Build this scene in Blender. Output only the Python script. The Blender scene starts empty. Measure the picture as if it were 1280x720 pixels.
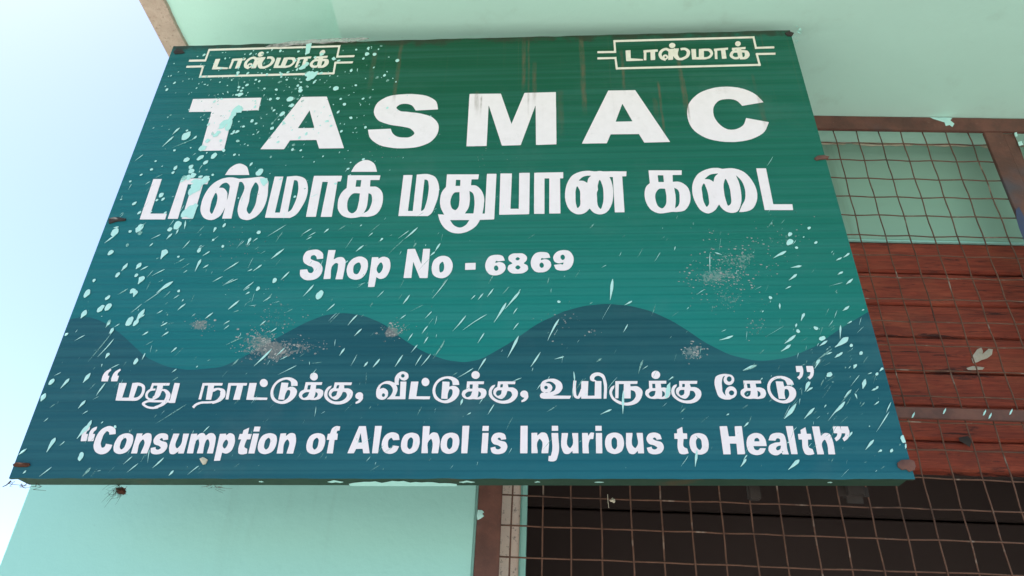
import bpy, bmesh, math, random
import numpy as np
from mathutils import Vector, Matrix, noise as mnoise
random.seed(7)
sc = bpy.context.scene
col = sc.collection
R = math.radians

# ------------------------------------------------------------------ camera
# orientation from the photo's vanishing points; rows: along the wall, into the wall, up
F = 915.0
UP = Vector((67, -1495, F)).normalized()
_hx = -26000.0
HR = -Vector((_hx, (F * F + 67 * _hx) / 1495, F)).normalized()
NR = HR.cross(UP)
if NR.z < 0: NR = -NR
EYE = Vector((0, 0, 1.6))
cam = bpy.data.cameras.new('camera'); camo = bpy.data.objects.new('camera', cam); col.objects.link(camo)
cam.sensor_width = 36; cam.lens = F / 1280 * 36; cam.clip_start = 0.01; cam.clip_end = 5000
right = Vector((HR.x, NR.x, UP.x)); up = -Vector((HR.y, NR.y, UP.y)); back = -Vector((HR.z, NR.z, UP.z))
camo.matrix_world = Matrix.Translation(EYE) @ Matrix((right, up, back)).transposed().to_4x4()
sc.camera = camo

# ------------------------------------------------------------------ sky, sun, exposure
SUN_EL, SUN_AZ = 61.0, -80.0     # from the left, just behind the plane of the front wall
w = bpy.data.worlds.new('World'); sc.world = w; w.use_nodes = True
nt = w.node_tree
sky = nt.nodes.new('ShaderNodeTexSky'); sky.sky_type = 'NISHITA'; sky.sun_disc = False
sky.sun_elevation = R(SUN_EL); sky.sun_rotation = R(SUN_AZ)
sky.air_density = 1.0; sky.dust_density = 1.0; sky.ozone_density = 1.0
bg = nt.nodes['Background']; bg.inputs['Strength'].default_value = 0.10
nt.links.new(sky.outputs[0], bg.inputs[0])
sl = bpy.data.lights.new('sun', 'SUN'); sl.energy = 5.0; sl.angle = R(0.5); sl.color = (1, .96, .9)
so = bpy.data.objects.new('sun', sl); col.objects.link(so)
_d = Vector((math.sin(R(SUN_AZ)) * math.cos(R(SUN_EL)), math.cos(R(SUN_AZ)) * math.cos(R(SUN_EL)), math.sin(R(SUN_EL))))
so.rotation_euler = (-_d).to_track_quat('-Z', 'Y').to_euler(); so.location = (0, 0, 20)
vs = sc.view_settings
vs.view_transform = 'Standard'; vs.look = 'None'; vs.gamma = 1; vs.use_curve_mapping = False
vs.exposure = 1.40

# ------------------------------------------------------------------ helpers
def ray(x, y):
    d = Vector((x - 640, y - 360, F)); return Vector((HR.dot(d), NR.dot(d), UP.dot(d)))
def at(x, y, Y):
    r = ray(x, y); return EYE + r * (Y / r.y)
def lin(r, g, b):
    f = lambda c: (c / 255 / 12.92) if c <= 10.3 else ((c / 255 + .055) / 1.055) ** 2.4
    return (f(r), f(g), f(b), 1)
def tag(o, label=None, cat=None, group=None, kind=None):
    if label: o['label'] = label
    if cat: o['category'] = cat
    if group: o['group'] = group
    if kind: o['kind'] = kind
    return o
def empty(name, loc, label, cat, group=None):
    o = bpy.data.objects.new(name, None); col.objects.link(o); o.location = loc; o.empty_display_size = .1
    return tag(o, label, cat, group)
def mesh(name, verts, faces, mat, parent=None, mats=None, smooth=False, fm=None):
    me = bpy.data.meshes.new(name); me.from_pydata([tuple(v) for v in verts], [], faces)
    for m in (mats or [mat]): me.materials.append(m)
    if fm:
        for p, i in zip(me.polygons, fm): p.material_index = i
    if smooth:
        for p in me.polygons: p.use_smooth = True
    me.update()
    o = bpy.data.objects.new(name, me); col.objects.link(o)
    if parent: o.parent = parent
    return o
def off(parent, verts):
    l = Vector(parent.location); return [Vector(v) - l for v in verts]
class MB:
    def __init__(s): s.v = []; s.f = []
    def box(s, a, b, bev=0.0):
        bm = bmesh.new(); bmesh.ops.create_cube(bm, size=1)
        c = [(a[i] + b[i]) / 2 for i in range(3)]; d = [abs(b[i] - a[i]) for i in range(3)]
        for v in bm.verts: v.co = Vector([c[i] + v.co[i] * d[i] for i in range(3)])
        if bev: bmesh.ops.bevel(bm, geom=bm.edges[:], offset=min(bev, min(d) * .45), segments=2, affect='EDGES')
        bm.verts.index_update(); n = len(s.v)
        s.v += [v.co.copy() for v in bm.verts]; s.f += [[n + v.index for v in f.verts] for f in bm.faces]; bm.free(); return s
    def tube(s, pts, r, seg=6, r1=None):
        pts = [Vector(p) for p in pts]; n = len(s.v); m = len(pts)
        for i, p in enumerate(pts):
            t = (pts[min(i + 1, m - 1)] - pts[max(i - 1, 0)]).normalized()
            a = Vector((0, 1, 0)) if abs(t.y) < .8 else Vector((1, 0, 0))
            u = t.cross(a).normalized(); v = t.cross(u)
            rr = r if r1 is None else r + (r1 - r) * i / (m - 1)
            for k in range(seg):
                q = 2 * math.pi * k / seg; s.v.append(p + (u * math.cos(q) + v * math.sin(q)) * rr)
        for i in range(m - 1):
            for k in range(seg):
                k2 = (k + 1) % seg; s.f.append([n + i * seg + k, n + i * seg + k2, n + (i + 1) * seg + k2, n + (i + 1) * seg + k])
        s.f.append([n + k for k in range(seg)][::-1]); s.f.append([n + (m - 1) * seg + k for k in range(seg)]); return s
    def blob(s, pts, y, thick):
        """flat irregular patch: outline in xz, raised towards the viewer"""
        n = len(s.v); c = sum((Vector((p[0], 0, p[1])) for p in pts), Vector()) / len(pts)
        s.v.append(Vector((c.x, y - thick, c.z)))
        for p in pts: s.v.append(Vector((p[0], y, p[1])))
        k = len(pts)
        for i in range(k): s.f.append([n, n + 1 + i, n + 1 + (i + 1) % k])
        return s
    def build(s, name, mat, parent=None, smooth=False):
        v = s.v
        if parent is not None and parent.matrix_basis == Matrix.Translation(parent.location): v = off(parent, v)
        o = mesh(name, v, s.f, mat, parent, smooth=smooth)
        return o

# ------------------------------------------------------------------ materials
class NT:
    def __init__(s, name):
        s.m = bpy.data.materials.new(name); s.m.use_nodes = True; s.t = s.m.node_tree; s.b = s.t.nodes['Principled BSDF']
        s.tc = s.t.nodes.new('ShaderNodeTexCoord')
    def L(s, a, b): s.t.links.new(a, b)
    def val(s, inp, v):
        if hasattr(v, 'links') or hasattr(v, 'is_linked'): s.L(v, inp)
        else: inp.default_value = v
    def noise(s, scale, detail=4, rough=.6, vec=None, dist=0):
        n = s.t.nodes.new('ShaderNodeTexNoise'); n.inputs['Scale'].default_value = scale; n.inputs['Detail'].default_value = detail
        n.inputs['Roughness'].default_value = rough; n.inputs['Distortion'].default_value = dist
        s.L(vec or s.tc.outputs['Object'], n.inputs['Vector']); return n.outputs['Fac']
    def mapped(s, scale, loc=(0, 0, 0)):
        n = s.t.nodes.new('ShaderNodeMapping'); n.inputs['Scale'].default_value = scale; n.inputs['Location'].default_value = loc
        s.L(s.tc.outputs['Object'], n.inputs['Vector']); return n.outputs[0]
    def math(s, op, a, b=0.0, c=None, clamp=False):
        n = s.t.nodes.new('ShaderNodeMath'); n.operation = op; n.use_clamp = clamp
        s.val(n.inputs[0], a); s.val(n.inputs[1], b)
        if c is not None: s.val(n.inputs[2], c)
        return n.outputs[0]
    def ramp(s, x, a, b, lo=0.0, hi=1.0):
        n = s.t.nodes.new('ShaderNodeMapRange'); n.interpolation_type = 'SMOOTHSTEP'
        s.val(n.inputs[0], x)
        for i, v in zip((1, 2, 3, 4), (a, b, lo, hi)): n.inputs[i].default_value = v
        return n.outputs[0]
    def mix(s, f, a, b, mode='MIX'):
        n = s.t.nodes.new('ShaderNodeMix'); n.data_type = 'RGBA'; n.blend_type = mode
        s.val(n.inputs['Factor'], f); s.val(n.inputs[6], a); s.val(n.inputs[7], b); return n.outputs[2]
    def crush(s, x, stops):
        n = s.t.nodes.new('ShaderNodeValToRGB'); cr = n.color_ramp
        while len(cr.elements) < len(stops): cr.elements.new(.5)
        for e, (p, c) in zip(cr.elements, stops): e.position = p; e.color = c
        s.L(x, n.inputs[0]); return n.outputs[0]
    def xyz(s):
        n = s.t.nodes.new('ShaderNodeSeparateXYZ'); s.L(s.tc.outputs['Object'], n.inputs[0]); return n.outputs
    def bump(s, h, strength=.3, dist=.002):
        n = s.t.nodes.new('ShaderNodeBump'); n.inputs['Strength'].default_value = strength; n.inputs['Distance'].default_value = dist
        s.L(h, n.inputs['Height']); s.L(n.outputs[0], s.b.inputs['Normal'])
    def done(s, color, rough=.7, spec=.3, metal=0.0):
        s.val(s.b.inputs['Base Color'], color); s.val(s.b.inputs['Roughness'], rough)
        s.b.inputs['Specular IOR Level'].default_value = spec; s.b.inputs['Metallic'].default_value = metal; return s.m

def paint_wall(name, base, dirt, stain=.25, bumpy=.25):
    n = NT(name)
    big = n.noise(2.2, 5, .6); fine = n.noise(55, 6, .7); streak = n.noise(1, 5, .6, n.mapped((14, 14, 1.2)))
    c = n.mix(n.ramp(big, .3, .75, 0, .22), base, tuple(x * .86 for x in base[:3]) + (1,))
    c = n.mix(n.math('MULTIPLY', n.ramp(streak, .55, .8), stain), c, dirt)
    spots = n.noise(38, 3, .5, n.mapped((1, 1, 1), (3, 1, 7)))
    c = n.mix(n.ramp(spots, .74, .80, 0, .35), c, dirt)
    lump = n.noise(9, 4, .6)
    n.bump(n.math('ADD', n.math('MULTIPLY', fine, .35), lump), bumpy, .004)
    return n.done(c, .62, .35)
MINT = (.34, .68, .61, 1)
M = {}
M['mint'] = paint_wall('mint wall paint', MINT, lin(95, 120, 105), .22, .5)
M['mint_soffit_lit'] = paint_wall('mint paint brightened for soffit', (.50, .80, .69, 1), lin(120, 140, 115), .16, .45)  # wall's mint lightened in base colour, standing in for missing bounce light
M['mint_shaded'] = paint_wall('dirty mint with painted shade', (.25, .44, .35, 1), lin(80, 90, 75), .45)  # mint darkened in base colour for shade under the soffit; stains are dirt

n = NT('bare cement'); a = n.noise(30, 6, .7); b = n.noise(140, 3, .6)
c = n.mix(a, lin(205, 188, 172), lin(150, 130, 115)); c = n.mix(n.ramp(b, .6, .72, 0, .5), c, lin(80, 65, 55))
n.bump(b, .6, .003); M['cement'] = n.done(c, .9, .2)

n = NT('speckled jamb plaster'); a = n.noise(120, 4, .7); b = n.noise(12, 4, .6)
c = n.mix(b, lin(232, 220, 210), lin(222, 198, 182)); c = n.mix(n.ramp(a, .56, .70, 0, .7), c, lin(105, 88, 80))
n.bump(a, .5, .003); M['jamb'] = n.done(c, .9, .2)

n = NT('concrete ground'); a = n.noise(.6, 6, .6); b = n.noise(14, 6, .7)
c = n.mix(a, (.41, .385, .345, 1), (.32, .30, .27, 1)); c = n.mix(n.ramp(b, .55, .8, 0, .3), c, (.28, .25, .21, 1))
n.bump(b, .4, .01); M['ground'] = n.done(c, .95, .15)
n = NT('asphalt road'); a = n.noise(3, 5, .6); b = n.noise(180, 3, .6)
n.bump(b, .5, .004); M['road'] = n.done(n.mix(a, (.05, .048, .045, 1), (.085, .08, .074, 1)), .92, .2)

n = NT('rusty brown iron'); a = n.noise(18, 6, .65); b = n.noise(90, 5, .7); d = n.noise(7, 3, .5, n.mapped((1, 1, 1), (5, 0, 2)))
c = n.mix(n.ramp(a, .35, .7), (.085, .038, .028, 1), (.16, .070, .050, 1)); c = n.mix(n.ramp(d, .58, .72, 0, .7), c, (.055, .065, .085, 1))
c = n.mix(n.ramp(b, .66, .74, 0, .6), c, (.26, .20, .16, 1)); n.bump(b, .5, .0015); M['iron'] = n.done(c, n.ramp(a, .2, .8, .5, .8), .4)

n = NT('rusty wire'); a = n.noise(60, 4, .6); b = n.noise(22, 3, .6)
c = n.mix(a, (.065, .032, .022, 1), (.18, .095, .062, 1)); c = n.mix(n.ramp(b, .60, .70, 0, .6), c, (.36, .30, .24, 1)); d = n.noise(9, 4, .6, n.mapped((1, 1, 1), (4, 1, 6))); c = n.mix(n.ramp(d, .5, .72, 0, .8), c, (.035, .022, .018, 1))
n.bump(a, .5, .001); M['wire'] = n.done(c, .8, .3)

n = NT('red brown plank'); x, y, z = n.xyz()
g = n.noise(1, 8, .75, n.mapped((6, 5, 120)), 1.5); wv = n.noise(1, 6, .72, n.mapped((5, 9, 55), (2, 0, 3)), .8); big = n.noise(4, 5, .65, n.mapped((1, 1, 3)))
c = n.mix(n.ramp(g, .3, .72), (.29, .054, .028, 1), (.13, .027, .017, 1))
c = n.mix(n.ramp(big, .48, .72, 0, .6), c, (.36, .10, .05, 1))
c = n.mix(n.ramp(n.noise(7, 5, .7, n.mapped((.6, 1, 1.4), (4, 2, 8))), .5, .72, 0, .6), c, (.085, .026, .020, 1))
c = n.mix(n.ramp(wv, .56, .66, 0, .9), c, (.022, .010, .009, 1))
sp = n.noise(15, 6, .75, n.mapped((.35, 1, 1.8), (9, 4, 1))); c = n.mix(n.ramp(sp, .57, .68, 0, .85), c, (.028, .015, .014, 1))
ch = n.noise(60, 4, .7, n.mapped((.4, 1, 1), (1, 4, 6))); c = n.mix(n.ramp(ch, .70, .76, 0, .5), c, (.34, .20, .13, 1))
n.bump(n.math('ADD', g, n.math('MULTIPLY', wv, -.8)), .7, .003); M['plank'] = n.done(c, .75, .3)

n = NT('dark room'); a = n.noise(3, 4, .6); M['dark'] = n.done(n.mix(a, (.040, .030, .028, 1), (.062, .046, .042, 1)), .9, .1)  # near-black base colour stands in for the room's lack of light
n = NT('sign back batten'); a = n.noise(30, 5, .7); b = n.noise(9, 4, .6)
c = n.mix(a, (.012, .045, .030, 1), (.040, .075, .050, 1)); c = n.mix(n.ramp(b, .56, .68, 0, .8), c, (.075, .06, .035, 1)); M['batten'] = n.done(c, .8, .2)
n = NT('dark iron bracket'); a = n.noise(40, 4, .6); M['bracket'] = n.done(n.mix(a, (.016, .014, .013, 1), (.05, .04, .035, 1)), .7, .3)
n = NT('mint splash'); a = n.noise(120, 3, .5); M['splash'] = n.done(n.mix(a, (.48, .79, .74, 1), (.38, .69, .63, 1)), .5, .4)
n = NT('thin faint mint splash'); a = n.noise(90, 3, .5); col_ = n.mix(a, (.40, .74, .64, 1), (.30, .60, .52, 1))
n.done(col_, .5, .3); tr = n.t.nodes.new('ShaderNodeBsdfTransparent'); mx = n.t.nodes.new('ShaderNodeMixShader')
n.L(n.ramp(n.noise(300, 3, .6), .3, .7, .30, .62), mx.inputs[0]); n.L(tr.outputs[0], mx.inputs[1]); n.L(n.b.outputs[0], mx.inputs[2]); n.L(mx.outputs[0], n.t.nodes['Material Output'].inputs['Surface']); M['splash_faint'] = n.m
n = NT('pale paint flake'); a = n.noise(90, 4, .6); M['flake'] = n.done(n.mix(a, (.62, .58, .46, 1), (.40, .38, .28, 1)), .8, .2)
n = NT('bare scraped sheet'); a = n.noise(30, 4, .6); M['scrape'] = n.done(n.mix(a, (.52, .52, .49, 1), (.33, .35, .33, 1)), .8, .15)
tr = n.t.nodes.new('ShaderNodeBsdfTransparent'); mx = n.t.nodes.new('ShaderNodeMixShader')
n.L(n.ramp(n.noise(70, 3, .6), .3, .7, .35, .9), mx.inputs[0]); n.L(tr.outputs[0], mx.inputs[1]); n.L(n.b.outputs[0], mx.inputs[2]); n.L(mx.outputs[0], n.t.nodes['Material Output'].inputs['Surface'])
n = NT('white bird lime'); a = n.noise(120, 4, .6); M['lime'] = n.done(n.mix(a, (.52, .50, .42, 1), (.30, .26, .19, 1)), .8, .2)
n = NT('dry straw'); a = n.noise(60, 3, .6); M['straw'] = n.done(n.mix(a, (.09, .055, .03, 1), (.03, .03, .02, 1)), .9, .1)
n = NT('dark thread'); M['thread'] = n.done((.05, .085, .075, 1), .9, .1)
n = NT('red fibre clump'); a = n.noise(90, 4, .7); M['clump'] = n.done(n.mix(a, (.13, .05, .03, 1), (.02, .016, .013, 1)), .9, .1)

SIGN_W, SIGN_H = 1.250, 0.902
def scuffs(n, centres, colour, c, scale=230, amount=.75):
    x, y, z = n.xyz(); tot = None
    for (u, v, ru, rv, k) in centres:
        du = n.math('DIVIDE', n.math('SUBTRACT', x, u), ru); dv = n.math('DIVIDE', n.math('SUBTRACT', z, v), rv)
        d2 = n.math('ADD', n.math('MULTIPLY', du, du), n.math('MULTIPLY', dv, dv))
        f = n.math('MULTIPLY', n.math('SUBTRACT', 1.0, d2, clamp=True), k)
        tot = f if tot is None else n.math('MAXIMUM', tot, f)
    ns = n.noise(scale, 5, .72); mid = n.noise(38, 4, .6)
    m = n.math('ADD', tot, n.math('ADD', n.math('MULTIPLY', n.math('SUBTRACT', ns, .5), 2.4), n.math('MULTIPLY', n.math('SUBTRACT', mid, .5), 1.4)))
    m = n.math('MULTIPLY', m, n.math('GREATER_THAN', tot, .001))
    return n.mix(n.ramp(m, .55, .75, 0, amount), c, colour)
def rust_runs(n, c):
    """brown water runs that start at the top edge and under it"""
    x, y, z = n.xyz(); tot = None
    xw = n.math('ADD', x, n.math('MULTIPLY', n.math('SUBTRACT', n.noise(14, 3, .5), .5), .006))
    for (u, v0, v1, wd, k) in RUNS:
        d = n.math('DIVIDE', n.math('SUBTRACT', xw, u), wd)
        f = n.math('SUBTRACT', 1.0, n.math('MULTIPLY', d, d), clamp=True)
        f = n.math('MULTIPLY', n.math('MULTIPLY', f, k), n.math('MULTIPLY', n.ramp(z, v1, v1 + .06, 0, 1), n.ramp(z, v0 - .015, v0, 1, 0)))
        tot = f if tot is None else n.math('MAXIMUM', tot, f)
    br = n.ramp(n.noise(1, 5, .7, n.mapped((120, 1, 30))), .35, .65, .25, 1)
    c = n.mix(n.math('MULTIPLY', tot, br), c, (.15, .105, .06, 1))
    fine = n.math('MULTIPLY', n.ramp(n.noise(1, 4, .6, n.mapped((60, 1, 1.4))), .58, .74, 0, .35), n.ramp(z, SIGN_H * .68, SIGN_H * .98, 0, 1))
    return n.mix(n.math('MULTIPLY', fine, n.ramp(x, .3, .7, .3, 1)), c, (.15, .11, .055, 1))
def sign_print(name, stops, left, right_, lower):
    n = NT(name); x, y, z = n.xyz()
    c = n.crush(n.math('DIVIDE', z, SIGN_H), stops)
    edge = n.math('ADD', n.math('DIVIDE', x, SIGN_W), n.math('MULTIPLY', n.math('SUBTRACT', n.noise(3, 2, .5), .5), .08))
    c = n.mix(n.ramp(n.math('ADD', edge, n.math('MULTIPLY', n.math('DIVIDE', z, SIGN_H), .28)), .14, .58 if not lower else .7, .9, 0), c, left)
    c = n.mix(n.ramp(edge, .75, 1.0, 0, .35), c, right_)
    # flutes of the twin-wall sheet
    ph = n.math('FRACT', n.math('DIVIDE', n.math('ADD', z, n.math('MULTIPLY', n.noise(1.2, 2, .5), .006)), .0148))
    seam = n.math('MULTIPLY', n.ramp(n.math('ABSOLUTE', n.math('SUBTRACT', ph, .5)), .34, .5, 0, 1), 1.0)
    vary = n.noise(1, 2, .5, n.mapped((1.2, 1, 68)))
    c = n.mix(n.math('MULTIPLY', seam, n.ramp(n.noise(6, 3, .6), .3, .7, .04, .15)), c, (.008, .03, .03, 1))
    c = n.mix(n.ramp(vary, .35, .7, 0, .09), c, (.12, .36, .34, 1))
    # faded dusty patches, rain streaks below the top edge
    dust = n.noise(5, 6, .65); c = n.mix(n.ramp(dust, .52, .8, 0, .08), c, (.30, .33, .30, 1))
    c = rust_runs(n, c)
    tg = n.math('ADD', n.ramp(z, SIGN_H * .955, SIGN_H, 0, .55), n.math('MULTIPLY', n.math('SUBTRACT', n.noise(22, 5, .7), .5), 1.3))
    c = n.mix(n.math('MULTIPLY', n.ramp(tg, .3, .6, 0, .75), n.ramp(z, SIGN_H * .93, SIGN_H * .97, 0, 1)), c, (.035, .035, .022, 1))
    c = scuffs(n, [(u, v, a, b, k) for (u, v, a, b, k) in SCUFF_BEIGE], (.27, .25, .22, 1), c, 170, .5)
    c = scuffs(n, SCUFF_WHITE, (.36, .42, .38, 1), c, 200, .35)
    flute = n.math('SINE', n.math('MULTIPLY', z, 2 * math.pi / .0074))
    n.bump(n.math('ADD', n.math('MULTIPLY', flute, .5), n.math('MULTIPLY', seam, -1.0)), .22, .0006)
    return n.done(c, .50, .16)

# ------------------------------------------------------------------ sign plane
S_BL = EYE + Vector((-0.73969985, 1.00849364, 0.28278123))
S_X = Vector((0.99938057, -0.02564177, 0.0241036)); S_Z = Vector((-0.02399669, 0.00446918, 0.99970205)); S_Y = S_Z.cross(S_X)
S_N = -S_Y if S_Y.y > 0 else S_Y
S_Y = -S_N                       # into the wall
S_MAT = Matrix.Translation(S_BL) @ Matrix((S_X, S_Y, S_Z)).transposed().to_4x4()
def uv(px, py):
    r = ray(px, py); t = (S_BL - EYE).dot(S_N) / r.dot(S_N); q = EYE + r * t - S_BL; return q.dot(S_X), q.dot(S_Z)
def cen(px, py, rx, ry, k):
    u, v = uv(px, py); s = .00105 + .0002 * (600 - py) / 560; return (u, v, rx * s, ry * s, k)
SCUFF_BEIGE = [cen(340, 437, 46, 24, .95), cen(322, 428, 30, 22, .8), cen(490, 416, 14, 14, 1.0), cen(250, 406, 16, 12, .9), cen(345, 400, 40, 40, .35),
               cen(380, 435, 30, 12, .6), cen(944, 410, 10, 14, .6), cen(300, 300, 60, 26, .22)]
SCUFF_WHITE = [cen(925, 325, 42, 26, .62), cen(898, 345, 40, 20, .72), cen(910, 370, 36, 30, .40), cen(866, 440, 18, 14, .85), cen(705, 400, 60, 40, .15), cen(980, 300, 40, 20, .45), cen(345, 370, 60, 60, .2)]
RUNS = []
for (px, y0, y1, wd, k) in ((504, 40, 138, 4, .5), (655, 42, 122, 4, .6), (661, 42, 150, 2, .5), (668, 75, 140, 4, .5), (597, 112, 150, 5, .55), (602, 118, 150, 2, .8), (726, 42, 150, 5, .6), (776, 60, 122, 3, .6), (822, 100, 178, 2.5, .75), (818, 120, 160, 5, .4), (846, 60, 152, 4, .65), (854, 95, 165, 2, .6), (700, 110, 180, 6, .3), (948, 115, 175, 5, .35), (940, 90, 128, 3, .3), (470, 60, 120, 5, .3)):
    u0, v0 = uv(px, y0); v1 = uv(px, y1)[1]; RUNS.append((u0, v0, v1, wd * .0012, k))
M['sign_up'] = sign_print('printed green sheet', [(.0, lin(20, 118, 116)), (.30, lin(20, 118, 110)), (.50, lin(22, 106, 90)), (.75, lin(20, 90, 68)), (1.0, lin(18, 78, 51))], lin(16, 101, 109), lin(26, 106, 88), False)
M['sign_low'] = sign_print('printed blue sheet', [(.0, lin(22, 94, 108)), (.10, lin(22, 86, 97)), (.25, lin(24, 77, 86)), (.40, lin(22, 71, 76)), (1.0, lin(22, 71, 74))], lin(24, 82, 94), lin(24, 90, 101), True)
n = NT('white lettering'); a = n.noise(60, 5, .6); x, y, z = n.xyz()

c = n.mix(n.ramp(a, .3, .8, 0, .4), (.84, .775, .785, 1), (.72, .665, .66, 1))
c = rust_runs(n, c)
gr_ = n.noise(18, 6, .75, n.mapped((1, 1, 1), (7, 0, 2))); c = n.mix(n.ramp(gr_, .58, .78, 0, .35), c, (.42, .40, .36, 1))
sp = n.noise(150, 3, .5); c = n.mix(n.ramp(sp, .74, .78, 0, .5), c, (.35, .28, .22, 1)); M['letter'] = n.done(c, .5, .3)
n = NT('cream emblem print'); a = n.noise(80, 5, .6); M['emblem'] = n.done(n.mix(n.ramp(a, .4, .8, 0, .6), (.80, .76, .66, 1), (.62, .60, .48, 1)), .5, .3)

# ------------------------------------------------------------------ ground
WALL = 1.25; SOF = EYE.z + 1.249; SOF_L = EYE.z + 1.34
tag(mesh('ground', [(-600, -600, 0), (600, -600, 0), (600, 600, 0), (-600, 600, 0)], [[0, 1, 2, 3]], M['ground']), 'pale dusty ground in front of the shop', 'ground', kind='structure')
tag(mesh('road', [(-600, -12, .004), (600, -12, .004), (600, -6.5, .004), (-600, -6.5, .004)], [[0, 1, 2, 3]], M['road']), 'grey asphalt road running past the shop', 'road', kind='structure')

# ------------------------------------------------------------------ building
OPEN_L = at(596, 640, WALL).x
b = empty('shop_building', (0.8, 2.6, 0), 'mint green painted shop building with projecting concrete sunshade above a barred opening', 'building')
EDGE_X = -.876
def sheet_wall(name, x0, x1, y0, y1, z0, z1, mat, cut=None):
    return MB().box((x0, y0, z0), (x1, y1, z1), .004).build(name, mat, b)
sheet_wall('front_wall', EDGE_X, OPEN_L, WALL, WALL + .23, 0, SOF_L + .002, M['mint'])
sheet_wall('front_wall', 1.75, 3.2, WALL, WALL + .23, 0, SOF, M['mint'])
sheet_wall('side_wall', EDGE_X, EDGE_X + .23, WALL + .232, 5, 0, SOF_L + .002, M['mint'])
sheet_wall('side_wall', 2.97, 3.2, WALL + .232, 5, 0, SOF, M['mint'])
sheet_wall('upper_wall', EDGE_X, 3.2, WALL, 5, SOF_L + .11, 4.35, M['mint'])
CREASE = -.429
# sunshade: right part hangs a little lower than the end part
def soffit(name, x0, x1, zb, zt, y0, y1, nx, ny, amp):
    v = []; f = []
    for j in range(ny + 1):
        for i in range(nx + 1):
            x = x0 + (x1 - x0) * i / nx; y = y0 + (y1 - y0) * j / ny
            z = zb + amp * mnoise.noise(Vector((x * 3, y * 3, zb * 5))) * (0 if i in (0, nx) or j in (0, ny) else 1)
            v.append(Vector((x, y, z)))
    for j in range(ny):
        for i in range(nx):
            k = j * (nx + 1) + i; f.append([k, k + nx + 1, k + nx + 2, k + 1])
    n0 = len(v); v += [Vector(p) for p in ((x0, y0, zb), (x1, y0, zb), (x1, y1, zb), (x0, y1, zb), (x0, y0, zt), (x1, y0, zt), (x1, y1, zt), (x0, y1, zt))]
    f += [[n0, n0 + 1, n0 + 5, n0 + 4], [n0 + 1, n0 + 2, n0 + 6, n0 + 5], [n0 + 2, n0 + 3, n0 + 7, n0 + 6], [n0 + 3, n0, n0 + 4, n0 + 7], [n0 + 4, n0 + 5, n0 + 6, n0 + 7]]
    return mesh(name, off(b, v), f, M['mint_soffit_lit'], b)
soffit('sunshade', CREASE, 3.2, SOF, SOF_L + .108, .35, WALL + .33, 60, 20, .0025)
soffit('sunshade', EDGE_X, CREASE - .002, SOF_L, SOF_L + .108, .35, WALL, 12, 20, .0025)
# bare cement strip along the end of the sunshade, ragged inner edge
v = []; f = []
N_ = 60
for i in range(N_ + 1):
    y = .352 + (WALL - .356) * i / N_; wd = .048 + .006 * mnoise.noise(Vector((y * 9, 2, 0))) + .004 * mnoise.noise(Vector((y * 40, 5, 0)))
    v += [Vector((EDGE_X - .006, y, SOF_L - .006)), Vector((EDGE_X + wd, y, SOF_L - .006)), Vector((EDGE_X + wd + .003, y, SOF_L + .001)), Vector((EDGE_X - .006, y, SOF_L + .1))]
for i in range(N_):
    for k in (0, 1): f.append([i * 4 + k, i * 4 + k + 1, i * 4 + k + 5, i * 4 + k + 4])
    f.append([i * 4 + 3, i * 4, i * 4 + 4, i * 4 + 7])
mesh('bare_edge', off(b, v), f, M['cement'], b)
# hollow in the wall behind the grille: dark room
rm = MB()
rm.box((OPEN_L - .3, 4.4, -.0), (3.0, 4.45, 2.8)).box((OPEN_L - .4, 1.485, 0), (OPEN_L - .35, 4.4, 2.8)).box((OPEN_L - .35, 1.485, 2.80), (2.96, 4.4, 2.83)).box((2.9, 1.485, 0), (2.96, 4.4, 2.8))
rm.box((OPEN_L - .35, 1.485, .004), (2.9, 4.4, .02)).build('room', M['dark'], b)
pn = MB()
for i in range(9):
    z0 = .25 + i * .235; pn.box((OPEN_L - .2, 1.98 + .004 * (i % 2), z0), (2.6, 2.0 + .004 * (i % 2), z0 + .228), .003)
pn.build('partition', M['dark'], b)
# jamb post behind the left end of the grille
jx0 = at(620, 660, 1.33).x; jx1 = at(649.5, 660, 1.33).x; jx2 = at(658, 660, 1.33).x
MB().box((OPEN_L - .02, 1.33, 0), (jx1, 1.47, 2.6), .004).build('jamb', M['jamb'], b)
MB().box((jx1 + .0005, 1.328, 0), (jx2, 1.47, 2.6), .003).build('jamb_edge', M['mint'], b)
# lintel panel seen through the top of the grille
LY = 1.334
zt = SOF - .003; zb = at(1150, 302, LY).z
MB().box((OPEN_L + .02, LY, zb + .003), (1.75, LY + .12, zt), .0015).build('lintel', M['mint_shaded'], b)
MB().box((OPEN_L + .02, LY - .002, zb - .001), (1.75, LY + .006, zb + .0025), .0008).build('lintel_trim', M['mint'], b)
zc = SOF - .006
mb = MB(); x = OPEN_L + .3
while x < 1.28:
    L_ = random.uniform(.05, .2); h = random.uniform(.004, .008); pts = []
    k = 10
    for i in range(k + 1): pts.append((x + L_ * i / k, zc + .002 * mnoise.noise(Vector((x + i, 1, 0))) + h * (.6 + .5 * random.random()) * (0 if i in (0, k) else 1)))
    for i in range(k - 1, 0, -1): pts.append((x + L_ * i / k, zc - h * (.3 + .7 * random.random())))
    mb.blob(pts, LY - .0015, .003); x += L_ + random.choice([0, .003, .012])
mb.build('cracked_strip', M['flake'], b)

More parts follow.
